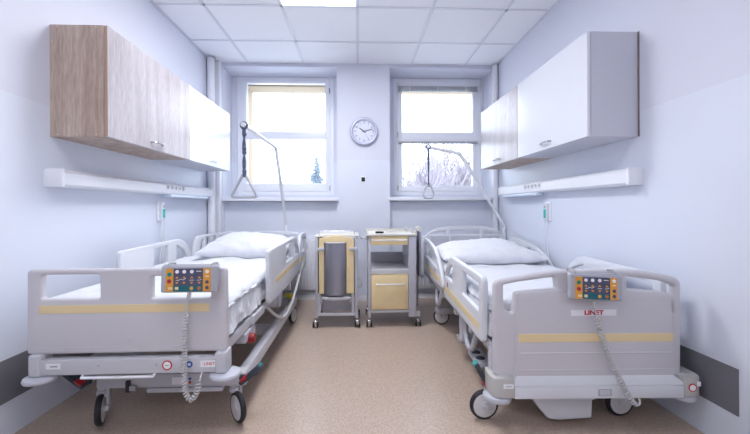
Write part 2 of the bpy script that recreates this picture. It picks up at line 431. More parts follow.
# ---------------------------------------------------------------- wall cabinets
def cabinet(side, y0, y1, z0, z1, wood, label):
    xw = XL if side < 0 else XR
    d = .270; xf = xw-side*d                         # front of the carcass
    t = thing('wall_cabinet', (xw-side*d/2, (y0+y1)/2, z0), label, 'cabinet', 'wall cabinets above the beds')
    a, b = min(xw, xf), max(xw, xf)
    E = WOOD_E if wood else CARC
    th = .018
    c = MB()
    c.box(a, b, y0, y0+th, z0, z1, bev=.0008, seg=1).box(a, b, y1-th, y1, z0, z1, bev=.0008, seg=1)
    c.box(a, b, y0+th, y1-th, z0, z0+th).box(a, b, y0+th, y1-th, z1-th, z1)
    if side < 0: c.box(a, a+.006, y0+th, y1-th, z0+th, z1-th)
    else: c.box(b-.006, b, y0+th, y1-th, z0+th, z1-th)
    c.build('carcass', E, t)
    f0 = xf-side*.002; f1 = xf-side*.020
    door = MB().box(min(f0, f1), max(f0, f1), y0+.0015, y1-.0015, z0+.001, z1-.001, bev=.001, seg=1).build('door', WOOD if wood else WHITE, t)
    if wood: MB().box(min(f0, f1)+.001, max(f0, f1)-.001, y0+.0006, y0+.0017, z0+.002, z1-.002).build('edge_band', mat('brown_edge_band', (.42, .29, .21), .5), door)
    ym = (y0+y1)/2; zh = z0+.045; h = MB()
    xh = f1-side*.022
    h.tube(spline([(f1, ym-.062, zh), (xh, ym-.045, zh), (xh-side*.003, ym, zh), (xh, ym+.045, zh), (f1, ym+.062, zh)], 6), .006, m=CHROME)
    h.build('handle', CHROME, door)
    if wood and y0 < 2.2:
        sp = [(a+(b-a)*fr, zz) for zz in (z0+.012, z1-.010) for fr in (.14, .5, .86)]+[(a+.012, z1-.085)]
        for px, pz in sp: MB().cyl((px, y0-.0008, pz), (px, y0, pz), .0045, seg=12).build('screw_cap', mat('beige_screw_cap', (.62, .52, .45), .5), t)
    if side > 0 and not wood:
        MB().box(b-.004, b, y0-.010, y0, z0+.0, z1, bev=.001).build('gap_shade_strip', mat('wall_gap_shade', (.22, .17, .16), .6), t)  # dark strip stands in for the shaded gap between cabinet and wall
    return t
cabinet(-1, 1.892, 2.786, 1.402, 1.980, True, 'oak-patterned wall cabinet on the left wall, nearest the camera')
cabinet(-1, 2.789, 3.650, 1.402, 1.980, False, 'white glossy wall cabinet on the left wall, toward the window')
cabinet(1, 1.926, 2.795, 1.420, 2.004, False, 'large white glossy wall cabinet on the right wall, nearest the camera')
cabinet(1, 2.798, 3.635, 1.420, 2.004, True, 'oak-patterned wall cabinet on the right wall, toward the window')

# ---------------------------------------------------------------- wall light / service bars
def bedbar(side, y0, y1, z0, z1, d, label):
    xw = XL if side < 0 else XR; xf = xw-side*d
    t = thing('bed_head_light_bar', (xw-side*d/2, (y0+y1)/2, z0), label, 'wall light', 'white service light bars on the side walls')
    pr = []
    for q in ((xw, z0), (xf+side*.012, z0), (xf, z0+.012), (xf, z1-.018), (xf+side*.02, z1), (xw, z1)): pr.append(q)
    rows = [[(x, y, z) for x, z in pr] for y in (y0+.02, y1-.02)]
    MB().grid(rows, closed=True, caps=True).build('housing', WHITE_P, t, ang=20)
    for ya, yb in ((y0, y0+.02), (y1-.02, y1)):
        MB().box(min(xw, xf-side*.003), max(xw, xf-side*.003), ya, yb, z0-.002, z1+.002, bev=.004).build('end_cap', PVC, t)
    for k in range(4):
        yy = 2.83+k*.062; zc = z1-.035
        s = MB(); s.box(min(xf, xf-side*.003), max(xf, xf-side*.003), yy, yy+.048, zc-.024, zc+.024, m=WHITE_P, bev=.001, seg=1)
        s.cyl((xf-side*.003, yy+.024, zc), (xf-side*.0045, yy+.024, zc), .016, m=STEEL_D, seg=16)
        s.build('socket', None, t)
    MB().cyl((xf, 3.10, z1-.035), (xf-side*.004, 3.10, z1-.035), .02, seg=20).cyl((xf-side*.004, 3.10, z1-.035), (xf-side*.012, 3.10, z1-.035), .009, seg=12).build('switch', STEEL, t)
    xa = xf-side*.006
    MB().box(min(xw-side*.02, xa), max(xw-side*.02, xa), 2.90, 3.60, z0-.022, z0-.001, bev=.006).build('reading_lamp', LOUVRE, t)
    return t
bedbar(-1, 1.851, 3.72, 1.143, 1.232, .090, 'long white service light bar on the left wall, under the cabinets')
bedbar(1, 1.892, 3.70, 1.150, 1.242, .080, 'long white service light bar on the right wall, under the cabinets')

def callunit(side, y, label, z=1.0):
    xw = XL if side < 0 else XR
    t = thing('nurse_call_handset', (xw-side*.02, y, z-.08), label, 'call handset')
    X = lambda a, b: (min(xw-side*a, xw-side*b), max(xw-side*a, xw-side*b))
    MB().box(*X(0, .012), y-.045, y+.045, z-.07, z+.085, bev=.004).build('wall_plate', WHITE_P, t)
    h = MB().box(*X(.012, .036), y-.026, y+.022, z-.065, z+.075, bev=.009).build('handset', WHITE, t)
    MB().box(*X(.0355, .039), y-.018, y+.014, z-.045, z+.025, bev=.0015).build('button', TEALG, h)
    MB().box(*X(.0355, .038), y-.016, y+.012, z+.035, z+.055, bev=.001).build('label_plate', STEEL_D, h)
    x = xw-side*.024
    c = MB(); c.tube(spline([(x, y-.01, z-.062), (x, y-.02, z-.14), (x+side*.006, y-.005, z-.26), (x+side*.004, y-.03, z-.40), (x, y, z-.55)], 8), .0045)
    c.tube(spline([(x, y+.03, z-.062), (x, y+.035, z-.2), (x+side*.004, y+.02, z-.38), (x, y+.05, z-.55)], 8), .0035)
    c.build('cable', WHITE_P, t)
callunit(-1, 2.90, 'white nurse call handset with a teal button on the left wall')
callunit(1, 2.86, 'white nurse call handset with a teal button on the right wall', .985)

# ---------------------------------------------------------------- clock and room control
t = thing('wall_clock', (.07, 3.95, 1.714), 'round silver-rimmed wall clock on the pier between the windows', 'clock')
cx, cz = .07, 1.869
MB().cyl((cx, 3.95, cz), (cx, 3.93, cz), .140, seg=48).build('case', CLKRIM, t)
MB().torus((cx, 3.928, cz), (0, 1, 0), .138, .018, u=56, v=10).build('rim', CLKRIM, t)
MB().cyl((cx, 3.93, cz), (cx, 3.927, cz), .128, seg=48).build('dial', DIAL, t)
n = MB()
for h in range(1, 13):
    a = radians(90-30*h); M = Matrix.Translation((cx+.099*cos(a), 3.9262, cz+.099*sin(a))) @ Matrix.Rotation(pi/2, 4, 'X')
    n.text(str(h), .034, .0004, M)
for h in range(60):
    a = radians(6*h); r0, r1 = .119, .125
    p = Vector((cx+r0*cos(a), 3.9265, cz+r0*sin(a))); q = Vector((cx+r1*cos(a), 3.9265, cz+r1*sin(a)))
    n.cyl(p, q, .0011 if h % 5 else .002, seg=4)
n.build('numerals', BLACK, t)
def hand(ang, L, wd, name, y, m=BLACK):
    a = radians(90-ang); d = Vector((cos(a), 0, sin(a)))
    c0 = Vector((cx, y, cz)); MB().cyl(c0-d*.018, c0+d*L, wd, seg=6).cyl((cx, y+.002, cz), (cx, y-.002, cz), .006, seg=12).build(name, m, t)
hand(306, .062, .0042, 'hour_hand', 3.9235); hand(74, .098, .0032, 'minute_hand', 3.9215); hand(150, .095, .0012, 'second_hand', 3.9195, STEEL_D)
t = thing('wall_socket', (.06, 3.95, 1.31), 'small black room control on a white plate below the clock', 'wall socket')
MB().box(.030, .090, 3.941, 3.95, 1.305, 1.378, bev=.003).build('plate', WHITE_P, t)
MB().box(.040, .080, 3.936, 3.942, 1.318, 1.365, bev=.003).cyl((.06, 3.9365, 1.353), (.06, 3.934, 1.353), .008, m=None).build('insert', BLACK, t)

# ---------------------------------------------------------------- bedside cabinets
def small_caster(x, y, par, yaw=0.0):
    m = MB()
    m.cyl((x, y, .052), (x, y, .085), .010)
    m.box(x-.017, x+.017, y-.022, y+.026, .030, .066, bev=.012, seg=3)
    o = m.build('caster', CHROME, par)
    w = MB(); 
    for s in (-1, 1): w.cyl((x+s*.012, y, .028), (x+s*.024, y, .028), .028, seg=24, bev=.004)
    w.build('wheel', RUBBER, o)

def cabinet_folded():
    x0, x1, y0, y1 = -.368, -.004, 3.04, 3.44
    t = thing('bedside_cabinet', ((x0+x1)/2, (y0+y1)/2, 0), 'bedside cabinet with folded cream table leaf and grey column, beside the left bed', 'bedside cabinet', 'wheeled cream and grey bedside cabinets')
    f = MB()
    for x in (x0+.012, x1-.012):
        for y in (y0+.03, y1-.02): f.box(x-.012, x+.012, y-.015, y+.015, .085, .775, bev=.004)
    for x in (x0+.012, x1-.012): f.box(x-.010, x+.010, y0+.03, y1-.02, .10, .135, bev=.003).box(x-.010, x+.010, y0+.03, y1-.02, .74, .77, bev=.003)
    f.build('side_frame', GREY_CAB, t)
    MB().box(x0+.005, x0+.011, y0+.045, y1-.035, .135, .74).build('side_panel', GREY_CAB, t)
    MB().box(x1-.011, x1-.005, y0+.045, y1-.035, .135, .74).build('side_panel', GREY_ALU, t)
    MB().box(x0+.024, x1-.024, y0+.012, y0+.035, .103, .128, bev=.004).build('bottom_rail', STEEL, t)
    # arched cream top
    top = rp([(x0-.010, .780, .003), (x1+.010, .780, .003), (x1+.010, .789, .004)]+[(x1+.010-(x1-x0+.020)*k/12, .790+.010*sin(pi*k/12)) for k in range(1, 12)]+[(x0-.010, .789, .004)])
    MB().plate(top, .40, m=None, bev=.003, at=(y0+y1)/2+.012).build('top', CREAM_W, t)
    MB().tube(spline([(x0+.03, y0+.06, .79), (x0+.03, y0+.06, .815), (x0+.06, y0+.06, .826), (x1-.06, y0+.06, .826), (x1-.03, y0+.06, .815), (x1-.03, y0+.06, .79)], 6), .004).build('rail', CHROME, t)
    # folded leaf with arched head and the opening for the column
    leaf = rp([(-.334, .298, .004), (-.290, .298, .002), (-.290, .735), (-.100, .735), (-.100, .298, .002), (-.036, .298, .004), (-.036, .765, .01)]+[(-.036-.298*k/10, .767+.024*sin(pi*k/10)) for k in range(1, 10)]+[(-.334, .765, .01)])
    MB().plate(leaf, .018, bev=.003, at=y0+.004).build('folded_table', CREAM, t)
    col = []
    for z in (.288, .726):
        col.append([(-.195+.094*sin(a), y0+.012-.040*cos(a)*1.0, z) for a in [radians(-90+180*k/16) for k in range(17)]])
    c = MB().grid(col); c.box(-.288, -.102, y0+.010, y0+.02, .288, .726); c.build('column', GREY_ALU, t)
    arc = [(-.195+.096*sin(a), y0+.012-.044*cos(a)) for a in [radians(-90+180*k/16) for k in range(17)]]
    MB().plate(arc, .010, plane='xy', bev=.002, at=.731).build('column_cap', STEEL, t)
    for x in (-.345, -.068):
        b = MB().box(x-.003, x+.060, y0-.022, y0+.0, .664, .692, bev=.005, m=STEEL).box(x+(.022 if x < -.2 else -.001), x+(.058 if x < -.2 else .034), y0-.026, y0-.02, .667, .689, m=GREY_CAB, bev=.003)
        b.build('clamp', None, t)
    MB().plate(rp([(-.312, .27, .01), (-.065, .27, .01), (-.075, .248, .01), (-.13, .245), (-.195, .235), (-.26, .245), (-.302, .248, .01)]), .05, bev=.006, at=y0+.01).build('foot_bracket', STEEL, t)
    for x in (-.332, -.046): MB().box(x-.012, x+.012, y0+.01, y0+.034, .128, .30, bev=.004).build('upright', STEEL, t)
    for x in (-.312, -.066): MB().box(x-.014, x+.014, y0+.0, y0+.03, .215, .262, bev=.006).build('hinge_block', STEEL_D, t)
    MB().box(x0+.03, x1-.03, y0+.09, y1-.03, .130, .74, bev=.004).build('body', GREY_CAB, t)
    MB().tube(spline([(x1, 3.16, .40), (x1+.028, 3.16, .39), (x1+.034, 3.16, .355), (x1+.028, 3.16, .33), (x1, 3.16, .32)], 6), .004).build('hook', STEEL, t)
    for x in (x0+.0, x1-.005):
        for y in (y0+.03, y1-.03): small_caster(x, y, t)
cabinet_folded()

def cabinet_open():
    x0, x1, y0, y1 = .085, .500, 3.04, 3.46
    t = thing('bedside_cabinet', ((x0+x1)/2, (y0+y1)/2, 0), 'bedside cabinet with cream drawer, open shelf and cream door, beside the right bed', 'bedside cabinet', 'wheeled cream and grey bedside cabinets')
    MB().box(x0, x0+.022, y0+.005, y0+.035, .085, .79, bev=.004).box(x0, x0+.022, y1-.03, y1, .085, .79, bev=.004).box(x0+.002, x0+.016, y0+.03, y1-.03, .135, .46).build('side_frame', GREY_CAB, t)
    MB().box(x1-.068, x1, y0, y1, .088, .79, bev=.006).build('side_column', GREY_CAB, t)
    tp = MB().box(x0-.012, x1+.004, y0-.012, y1, .785, .806, bev=.008, m=CREAM_W)
    for a, b in (((x0-.012), (x0-.002)), ((x1-.006), (x1+.004))): tp.box(a, b, y0-.004, y1, .80, .824, bev=.004, m=CREAM_W)
    tp.box(x0-.012, x1+.004, y1-.012, y1, .80, .824, bev=.004, m=CREAM_W)
    tp.build('top', None, t)
    MB().tube(spline([(x1-.03, y0+.01, .80), (x1-.045, y0+.01, .835), (x1-.06, y0+.2, .84), (x1-.045, y1-.04, .835), (x1-.03, y1-.04, .80)], 6), .0045).build('rail', STEEL, t)
    d = MB().box(x0+.025, x1-.072, y0, y0+.36, .708, .782, bev=.003).build('drawer', CREAM, t)
    def bar(z, par, a, b):
        m = MB(); m.tube([(a, y0, z), (a, y0-.022, z), (a+.006, y0-.026, z), (b-.006, y0-.026, z), (b, y0-.022, z), (b, y0, z)], .0055); m.build('handle', WHITE_P, par)
    bar(.752, d, x0+.035, x1-.085)
    MB().box(x0+.022, x1-.068, y0+.012, y1, .455, .498, bev=.006).build('shelf', STEEL, t)
    MB().box(x0+.022, x1-.068, y1-.012, y1, .498, .60, bev=.002).build('shelf_back', GREY_CAB, t)
    MB().box(x0+.022, x1-.068, y1-.012, y1, .135, .455).build('back_panel', GREY_CAB, t)
    k = MB().box(x0+.026, x1-.072, y0, y0+.36, .155, .452, bev=.003).build('door', CREAM, t)
    bar(.375, k, x0+.07, x1-.105)
    MB().box(x0+.02, x1-.066, y0+.006, y0+.034, .128, .150, bev=.004).box(x0+.02, x1-.066, y1-.03, y1, .128, .150, bev=.004).box(x0+.02, x1-.066, y0+.02, y1-.02, .135, .142).build('bottom_rail', STEEL, t)
    MB().box(x1-.002, x1+.035, y0+.012, y0+.05, .088, .135, bev=.006).box(x1-.002, x1+.035, y1-.05, y1-.012, .088, .135, bev=.006).build('foot', STEEL, t)
    h = MB(); h.tube([(x0, y0+.10, .765), (x0-.05, y0+.10, .765), (x0-.055, y0+.10, .765)], .006); h.ball((x0-.055, y0+.10, .765), .010, m=None)
    h.box(x0-.02, x0, y0+.08, y0+.12, .745, .785, bev=.004)
    h.build('towel_hook', STEEL, t)
    # table leaf folded down on the bed side, rounded cream head
    hd_ = rp([(x1+.026, .812, .004), (x1+.072, .812, .004), (x1+.074, .842, .02), (x1+.048, .862, .03), (x1+.024, .842, .02)])
    MB().plate(hd_, .10, m=CREAM_W, bev=.005, at=y0+.21).box(x1+.038, x1+.056, y0+.08, y0+.36, .42, .815, bev=.004, m=GREY_ALU).build('folded_table', CREAM_W, t)
    MB().box(x1+.0, x1+.05, y0+.2, y0+.24, .12, .77, bev=.006).build('table_post', STEEL_D, t)
    for x in (x0+.008, x1+.018):
        for y in (y0+.03, y1-.03): small_caster(x, y, t)
cabinet_open()
t = thing('remote_control', (.185, 3.1, .806), 'small black handheld remote lying on top of the right bedside cabinet', 'remote')
MB().box(.150, .222, 3.07, 3.11, .807, .822, bev=.006).build('casing', BLACK, t)
MB().box(.160, .185, 3.078, 3.10, .8215, .8245, bev=.001).build('button', STEEL_D, t)

# ---------------------------------------------------------------- beds
def nz(x, y, z=0): return noise.noise(Vector((x, y, z)))

def cloth_slab(x0, x1, y0, y1, z0, z1, r, wr, flare=0.0, ny=110, seed=0.0, hem=0.0, top=.004):
    """soft slab lofted along y: rounded section, gathers down the sides, ends rounded off"""
    rows = []
    for i in range(ny+1):
        u = i/ny; y = y0+(y1-y0)*u
        e = min(u, 1-u)*(y1-y0); k = 1 if e > r else sqrt(max(0, 1-(1-e/r)**2))
        k = .25+.75*k if r > 0 else 1
        sec = []
        hw = (x1-x0)/2; cx = (x0+x1)/2; zc = (z0+z1)/2; hh = (z1-z0)/2
        def side(sg, down):
            N = 12; o = []
            for q in range(N+1):
                t = q/N; t = t if down else 1-t
                zz = z1-r-(z1-z0-r)*t
                w = wr*(.25+t)*(nz(y*14, t*1.2, seed+sg)+.55*nz(y*33, t*2, seed+sg+9))
                yy = y + wr*.4*nz(y*20, t*2, seed+4)
                o.append([cx+sg*(hw+flare*t+w), yy, zz+hem*t*nz(y*9, seed+2)])
            return o
        A = side(-1, False)
        top_pts = []
        for q in range(1, 41):
            t = q/41; x = x0+(x1-x0)*t
            ed = min(t, 1-t)*(x1-x0); zz = z1-r+(r*sqrt(max(0, 1-(1-ed/r)**2)) if ed < r else r)
            zz += top*(nz(x*5, y*3.2, seed+20)*1.6+nz(x*13+y*4, y*9, seed+30)*.7)*min(1, ed/.06)
            top_pts.append([x, y, zz])
        B = side(1, True)
        sec = A+top_pts+B
        for p in sec:
            p[2] = zc+(p[2]-zc)*(k if p[2] > zc else 1)
        rows.append(sec)
    return rows

def big_caster(x, y, z_top, par, yaw, R=.071, off=.022, lab=None):
    """stem, one-sided swivel arm and a tall single wheel"""
    ca, sa = cos(yaw), sin(yaw)                  # rolling direction; axle is across it
    d = Vector((ca, sa, 0)); a = Vector((-sa, ca, 0))
    c = Vector((x, y, R))+d*off
    m = MB()
    m.cyl((x, y, z_top-.03), (x, y, z_top), .017, bev=.003); m.cyl((x, y, R*2-.01), (x, y, z_top-.028), .023, bev=.003)
    s = Vector((x, y, 0))+a*.026
    m.box(-.020, .020, -.008, .008, -.05, .055, bev=.007, M=Matrix.Translation((s.x, s.y, R+.035)) @ Matrix.Rotation(yaw, 4, 'Z'))
    m.cyl(c+a*.034, c+a*.014, .014, bev=.003)
    m.box(-.03, .022, .0, .030, R*2-.022, R*2-.002, bev=.007, M=Matrix.Translation((x, y, .0)) @ Matrix.Rotation(yaw, 4, 'Z'))
    o = m.build('caster', STEEL, par)
    MB().cyl(c+a*.013, c-a*.013, R-.010, seg=40, bev=.004).cyl(c+a*.016, c-a*.016, .017, seg=16, bev=.002).build('wheel', WHEEL, o)
    MB().torus(c, a, R-.0105, .0108, u=44, v=10, sq=1.25).build('tyre', RUBBER, o)

def coil(path, r, wire, pitch, start, end, par_mat=CORD):
    """cable path with a coiled middle stretch"""
    P = spline(path, 14); L = [0]
    for i in range(1, len(P)): L.append(L[-1]+(P[i]-P[i-1]).length)
    T = L[-1]
    def at(s):
        s = max(0, min(T, s))
        for i in range(1, len(L)):
            if L[i] >= s:
                k = (s-L[i-1])/max(1e-9, L[i]-L[i-1]); return P[i-1].lerp(P[i], k), (P[i]-P[i-1]).normalized()
        return P[-1], (P[-1]-P[-2]).normalized()
    pts = []; s = 0; up = Vector((0, 1, 0)); ds = pitch/9
    while s < T:
        p, t = at(s)
        f = max(0, min(1, (s-start*T)/.012, (end*T-s)/.012))
        w = up-t*up.dot(t); w.normalize(); b = t.cross(w); a = 2*pi*s/pitch
        pts.append(p+(w*cos(a)+b*sin(a))*r*f); s += ds if f > 0 else .006
    return MB().tube(pts, wire, m=par_mat, v=5)

def panel_keys(cx, y, cz, tilt, label, cordpts, group, hk=.018):
    """hand control hooked over the footboard; keypad faces the room"""
    global XF
    base = XF.copy()
    t = thing('bed_hand_control', (cx, y, cz-.058), label, 'hand control', group)
    M = Matrix.Translation((cx, y, cz)) @ Matrix.Rotation(tilt, 4, 'Y') @ Matrix.Rotation(radians(-4), 4, 'X')
    keep = XF.copy(); XF = keep @ M
    W, Hh = .116, .056
    hs = MB().box(-W, W, -.014, .014, -Hh, Hh, bev=.010, seg=3)
    hs.box(-W+.004, W-.004, -.004, .022, Hh-.012, Hh+.004, bev=.005)
    hs.build('housing', mat('grey_handset_plastic', (.40, .40, .44), .4), t)
    kp = MB()
    yk = -.0155
    kp.box(-.094, -.063, yk, -.013, -.050, .044, m=ORANGE).box(.058, .089, yk, -.013, -.050, .044, m=ORANGE)
    kp.box(-.063, .058, yk, -.013, -.026, .044, m=NAVY).box(-.063, .058, yk, -.013, -.050, -.026, m=TEAL)
    kp.build('keypad', None, t)
    def disc(x, z, r, m): MB().cyl((x, yk+.0005, z), (x, yk-.0015, z), r, seg=16, m=m).build('button', None, t)
    def tri(x, z, up, m):
        s = .0065; MB().plate([(x-s, z-s*.5*up), (x+s, z-s*.5*up), (x, z+s*.7*up)][::(1 if up > 0 else -1)], .002, bev=.0002, at=yk-.0005).build('button', m, t)
    for x in (-.048, -.019, .012): disc(x, .031, .0075, WSTICK)
    for x in (-.048, -.019, .012, .043): tri(x, .007, 1, ORANGE_B); tri(x, -.015, -1, ORANGE_B)
    disc(-.079, .020, .009, GREEN); disc(-.079, -.008, .009, REDB)
    disc(.075, .031, .0075, WSTICK); disc(.075, -.012, .0075, NAVY); disc(.075, -.035, .0075, NAVY)
    disc(.012, -.037, .0075, ORANGE_B); disc(.043, -.037, .0075, mat('rust_button', (.5, .14, .04), .5))
    MB().box(-.055, -.041, yk-.0015, yk, -.043, -.031, bev=.001, m=CREAM).build('button', None, t)
    MB().box(-.083, -.066, yk-.0015, yk, -.042, -.032, bev=.001, m=CREAM).build('button', None, t)
    g = MB()
    g.tube([(-.052, yk-.001, -.004), (-.040, yk-.001, -.004), (-.033, yk-.001, .001), (-.022, yk-.001, -.003), (-.012, yk-.001, .004)], .0011, v=5)
    g.tube([(.003, yk-.001, -.004), (.021, yk-.001, -.004)], .0010, v=5).tube([(.034, yk-.001, -.004), (.045, yk-.001, -.004), (.052, yk-.001, 0)], .0010, v=5)
    g.box(.030, .050, yk-.001, yk, .031, .034).box(.068, .082, yk-.001, yk, .010, .013)
    g.build('pictogram', WSTICK, t)
    for x in (-.09, .09):
        MB().tube(spline([(x, -.006, Hh-.006), (x, -.004, Hh+hk*.6), (x, .016, Hh+hk), (x, .050, Hh+hk-.002), (x, .056, Hh+hk-.016)], 6), .0038).build('hook', STEEL_D, t)
    MB().cyl((-.003, 0, -Hh-.03), (-.003, 0, -Hh+.004), .0055, seg=12, r1=.008).build('cable_sleeve', CORD, t)
    XF = keep
    cordpts().build('cable', CORD, t)
    return t

def side_rail(x, sgn, y0, y1, zb, zt, holes, outline, stripe, name_label, root, sticker=None, m=None):
    """sgn: outward direction (+x or -x)"""
    b = MB().plate(outline, .030, holes=holes, plane='yz', bev=.009, at=x, br=3)
    o = b.build('side_rail', m or PLAST_L, root, ang=50)
    if stripe:
        ya, yb, za, zb_ = stripe
        for s2 in (1,):
            xx = x+sgn*.0155
            MB().plate([(ya, za), (yb, za+zb_), (yb, za+zb_+.036), (ya, za+.036)], .0012, plane='yz', bev=.0003, at=xx).build('accent_strip', STRIPE, o)
    if sticker:
        k = MB(); xx = x+sgn*.0156
        k.cyl((xx, sticker[0], sticker[1]), (xx+sgn*.001, sticker[0], sticker[1]), .020, m=WSTICK, seg=20)
        k.cyl((xx+sgn*.001, sticker[0], sticker[1]+.004), (xx+sgn*.0016, sticker[0], sticker[1]+.004), .014, m=RED, seg=16)
        k.cyl((xx+sgn*.0015, sticker[0], sticker[1]-.008), (xx+sgn*.002, sticker[0], sticker[1]-.008), .012, m=BLUE, seg=16)
        k.build('sticker', None, o)
    return o

def base_parts(t, cx, hw, y0, y1, z0, z1, wheels, ztop, hs=None, m=None):
    """chassis on four casters"""
    f = MB()
    hs = hs or hw
    for s in (-1, 1): f.box(cx+s*hs-.025, cx+s*hs+.025, y0-.02, y1+.03, z0, z1, bev=.008)
    for y in (y0, y1): f.box(cx-hw-.03, cx+hw+.03, y-.035, y+.035, z0+.004, z1+.004, bev=.010)
    f.box(cx-hw, cx+hw, (y0+y1)/2-.05, (y0+y1)/2+.05, z0+.01, z1-.01, bev=.006)
    f.build('chassis', m or STEEL, t)
    for (x, y, yaw, off) in wheels: big_caster(x, y, z0+.02, t, yaw, off=off)

def lift(t, cx, y, z0, z1):
    o = MB().box(cx-.09, cx+.09, y-.06, y+.06, z0, z1-.06, bev=.006, m=STEEL).box(cx-.07, cx+.07, y-.045, y+.045, z1-.08, z1, bev=.005, m=STEEL_D)
    o.build('lifting_column', None, t)

def pedal(t, x, y, z, sg, col=PEDAL, tip=RED, tip2=None):
    """brake pedal standing off the chassis corner; sg = outward side"""
    o = MB(); o.tube([(x-sg*.04, y+.02, z-.012), (x, y+.012, z-.012)], .014)
    Mx = Matrix.Translation((x+sg*.018, y, z+.012)) @ Matrix.Rotation(-sg*radians(38), 4, 'Y')
    o.box(-.062, .062, -.028, .028, -.010, .012, bev=.009, seg=3, M=Mx)
    p = o.build('brake_pedal', col, t)
    MB().box((-.052 if sg > 0 else .014), (-.014 if sg > 0 else .052), -.0285, .010, .0, .0135, bev=.008, seg=3, M=Mx).build('pedal_pad', tip, p)
    MB().box((.050 if sg > 0 else -.063), (.063 if sg > 0 else -.050), -.020, .020, .004, .0132, bev=.006, seg=3, M=Mx).build('pedal_tip', TEALP, p)

# ------------------------------------------------ left bed (raised)
def left_bed():
    X0, X1, Y, cx = -1.410, -.570, 1.57, -.99
    t = thing('hospital_bed', (cx, 2.65, 0), 'raised hospital bed along the left wall, footboard with two rectangular cut-outs', 'hospital bed', 'electric hospital beds')
    # footboard
    out = rp([(X0, .410, .02), (X1, .410, .02), (X1-.002, .772, .022), (X0+.002, .772, .022)])
    h1 = rrect(-1.348, -1.107, .645, .748, .012); h2 = rrect(-.889, -.640, .641, .738, .012)
    fb = MB().plate(out, .034, holes=[h1, h2], bev=.010, at=Y+.012, br=3)
    fb.build('footboard', PLAST, t, ang=50)
    fo = t.children[0]
    MB().plate(rrect(-1.357, -.644, .584, .619, .003), .002, bev=.0005, at=Y-.0055).build('accent_strip', STRIPE, fo)
    r = MB()
    r.text('LINET', .028, .0008, Matrix.Translation((-1.0, Y-.0056, .462)) @ Matrix.Rotation(pi/2, 4, 'X'))
    r.tube([(-1.38, Y-.0035, .437), (-.6, Y-.0035, .437)], .003, v=8)
    r.build('moulded_relief', PLAST, fo)
    # frame beam under the footboard
    fr = MB()
    fr.box(-1.37, -.61, Y-.022, Y+.022, .327, .392, bev=.006)
    for s, x in ((-1, -1.362), (1, -.590)):
        fr.box(x-.024, x+.024, Y-.028, Y+.045, .322, .415, bev=.010, seg=3)
    for s in (-1, 1):
        fr.box(cx+s*.39-.016, cx+s*.39+.016, Y+.03, 3.72, .392, .442, bev=.005)
    for y in (1.75, 2.35, 2.9, 3.6): fr.box(cx-.38, cx+.38, y-.02, y+.02, .395, .435, bev=.004)
    fr.build('bed_frame', STEEL, t)
    fm = t.children[-1]
    MB().box(cx-.375, cx+.375, 1.64, 3.68, .442, .462, bev=.004).build('mattress_platform', PLAST_L, t)
    s = MB(); yy = Y-.0222
    for x in (-1.1, -.86): s.cyl((x, yy-.001, .366), (x, yy+.001, .366), .004, m=STEEL_D, seg=10)
    s.build('screw', None, fm)
    def sticker(x, z, kind):
        k = MB()
        if kind == 'ring':
            k.cyl((x, yy+.001, z), (x, yy-.001, z), .021, m=RED, seg=24); k.cyl((x, yy, z), (x, yy-.0015, z), .0155, m=WSTICK, seg=24); k.box(x-.008, x+.008, yy-.002, yy-.001, z-.002, z+.002, m=STEEL_D)
        if kind == 'blue': k.cyl((x, yy+.001, z), (x, yy-.001, z), .014, m=BLUE, seg=20); k.cyl((x, yy, z), (x, yy-.0015, z), .006, m=WSTICK, seg=16)
        if kind == 'brand': k.box(x-.038, x+.038, yy-.0006, yy+.001, z-.014, z+.014, m=WSTICK); k.text('LINET', .018, .0004, Matrix.Translation((x, yy-.001, z)) @ Matrix.Rotation(pi/2, 4, 'X'), m=RED)
        if kind == 'plain': k.box(x-.03, x+.03, yy-.0006, yy+.001, z-.012, z+.012, m=WSTICK); k.box(x-.012, x+.018, yy-.001, yy, z-.003, z+.003, m=STEEL_D)
        k.build('sticker', None, fm)
    sticker(-.815, .362, 'ring'); sticker(-.722, .364, 'blue'); sticker(-.638, .365, 'brand'); sticker(-1.285, .366, 'plain')
    # bumper discs
    for x in (-1.350, -.580):
        MB().cyl((x, Y+.0, .298), (x, Y+.0, .322), .065, seg=40, bev=.012).build('bumper', BUMP, t)
    MB().tube(spline([(-1.17, Y-.01, .33), (-1.165, Y-.02, .318), (-1.15, Y-.024, .316), (-.90, Y-.024, .316), (-.875, Y-.02, .318), (-.87, Y-.01, .33)], 4), .006).build('linen_rail', WHITE_P, t)
    # headboard
    hb = rp([(-1.485, .40, .02), (-.600, .40, .02), (-.600, .765, .05), (-.72, .790, .1), (-1.36, .790, .1), (-1.485, .765, .05)])
    MB().plate(hb, .032, holes=[rrect(-1.43, -.655, .66, .745, .02)], bev=.009, at=3.735, br=3).build('headboard', PLAST_L, t, ang=50)
    # side rails
    def foot(ya, yb, zt=.787, zb=.447):
        k = (yb-ya)
        arc = [(yb-.012, .60), (yb-.03, .655), (yb-.075, .715), (yb-.135, .762), (yb-.2, zt-.004), (yb-.27, zt)]
        return rp([(ya, zb, .03), (ya+.25*k, zb-.008, .05), (yb-.15, zb-.002, .05), (yb, .47, .03)]+arc+[(ya, zt-.012, .03)])
    def hole_mid(ya, yb): return rp([(ya, .625, .012), (yb, .625, .012), (yb, .752, .012), (ya, .752, .012)])
    def hole_tri(ya, yb): return rp([(ya, .625, .010), (yb, .625, .012), (yb-.045, .685, .03), (ya, .745, .015)])
    ya, yb = 2.175, 3.27
    side_rail(-.548, 1, 0, 0, 0, 0, [hole_mid(2.66, 2.93), hole_tri(2.985, 3.205)], foot(ya, yb), (2.33, 3.24, .540, .012), '', t)
    ya, yb = 2.175, 3.10
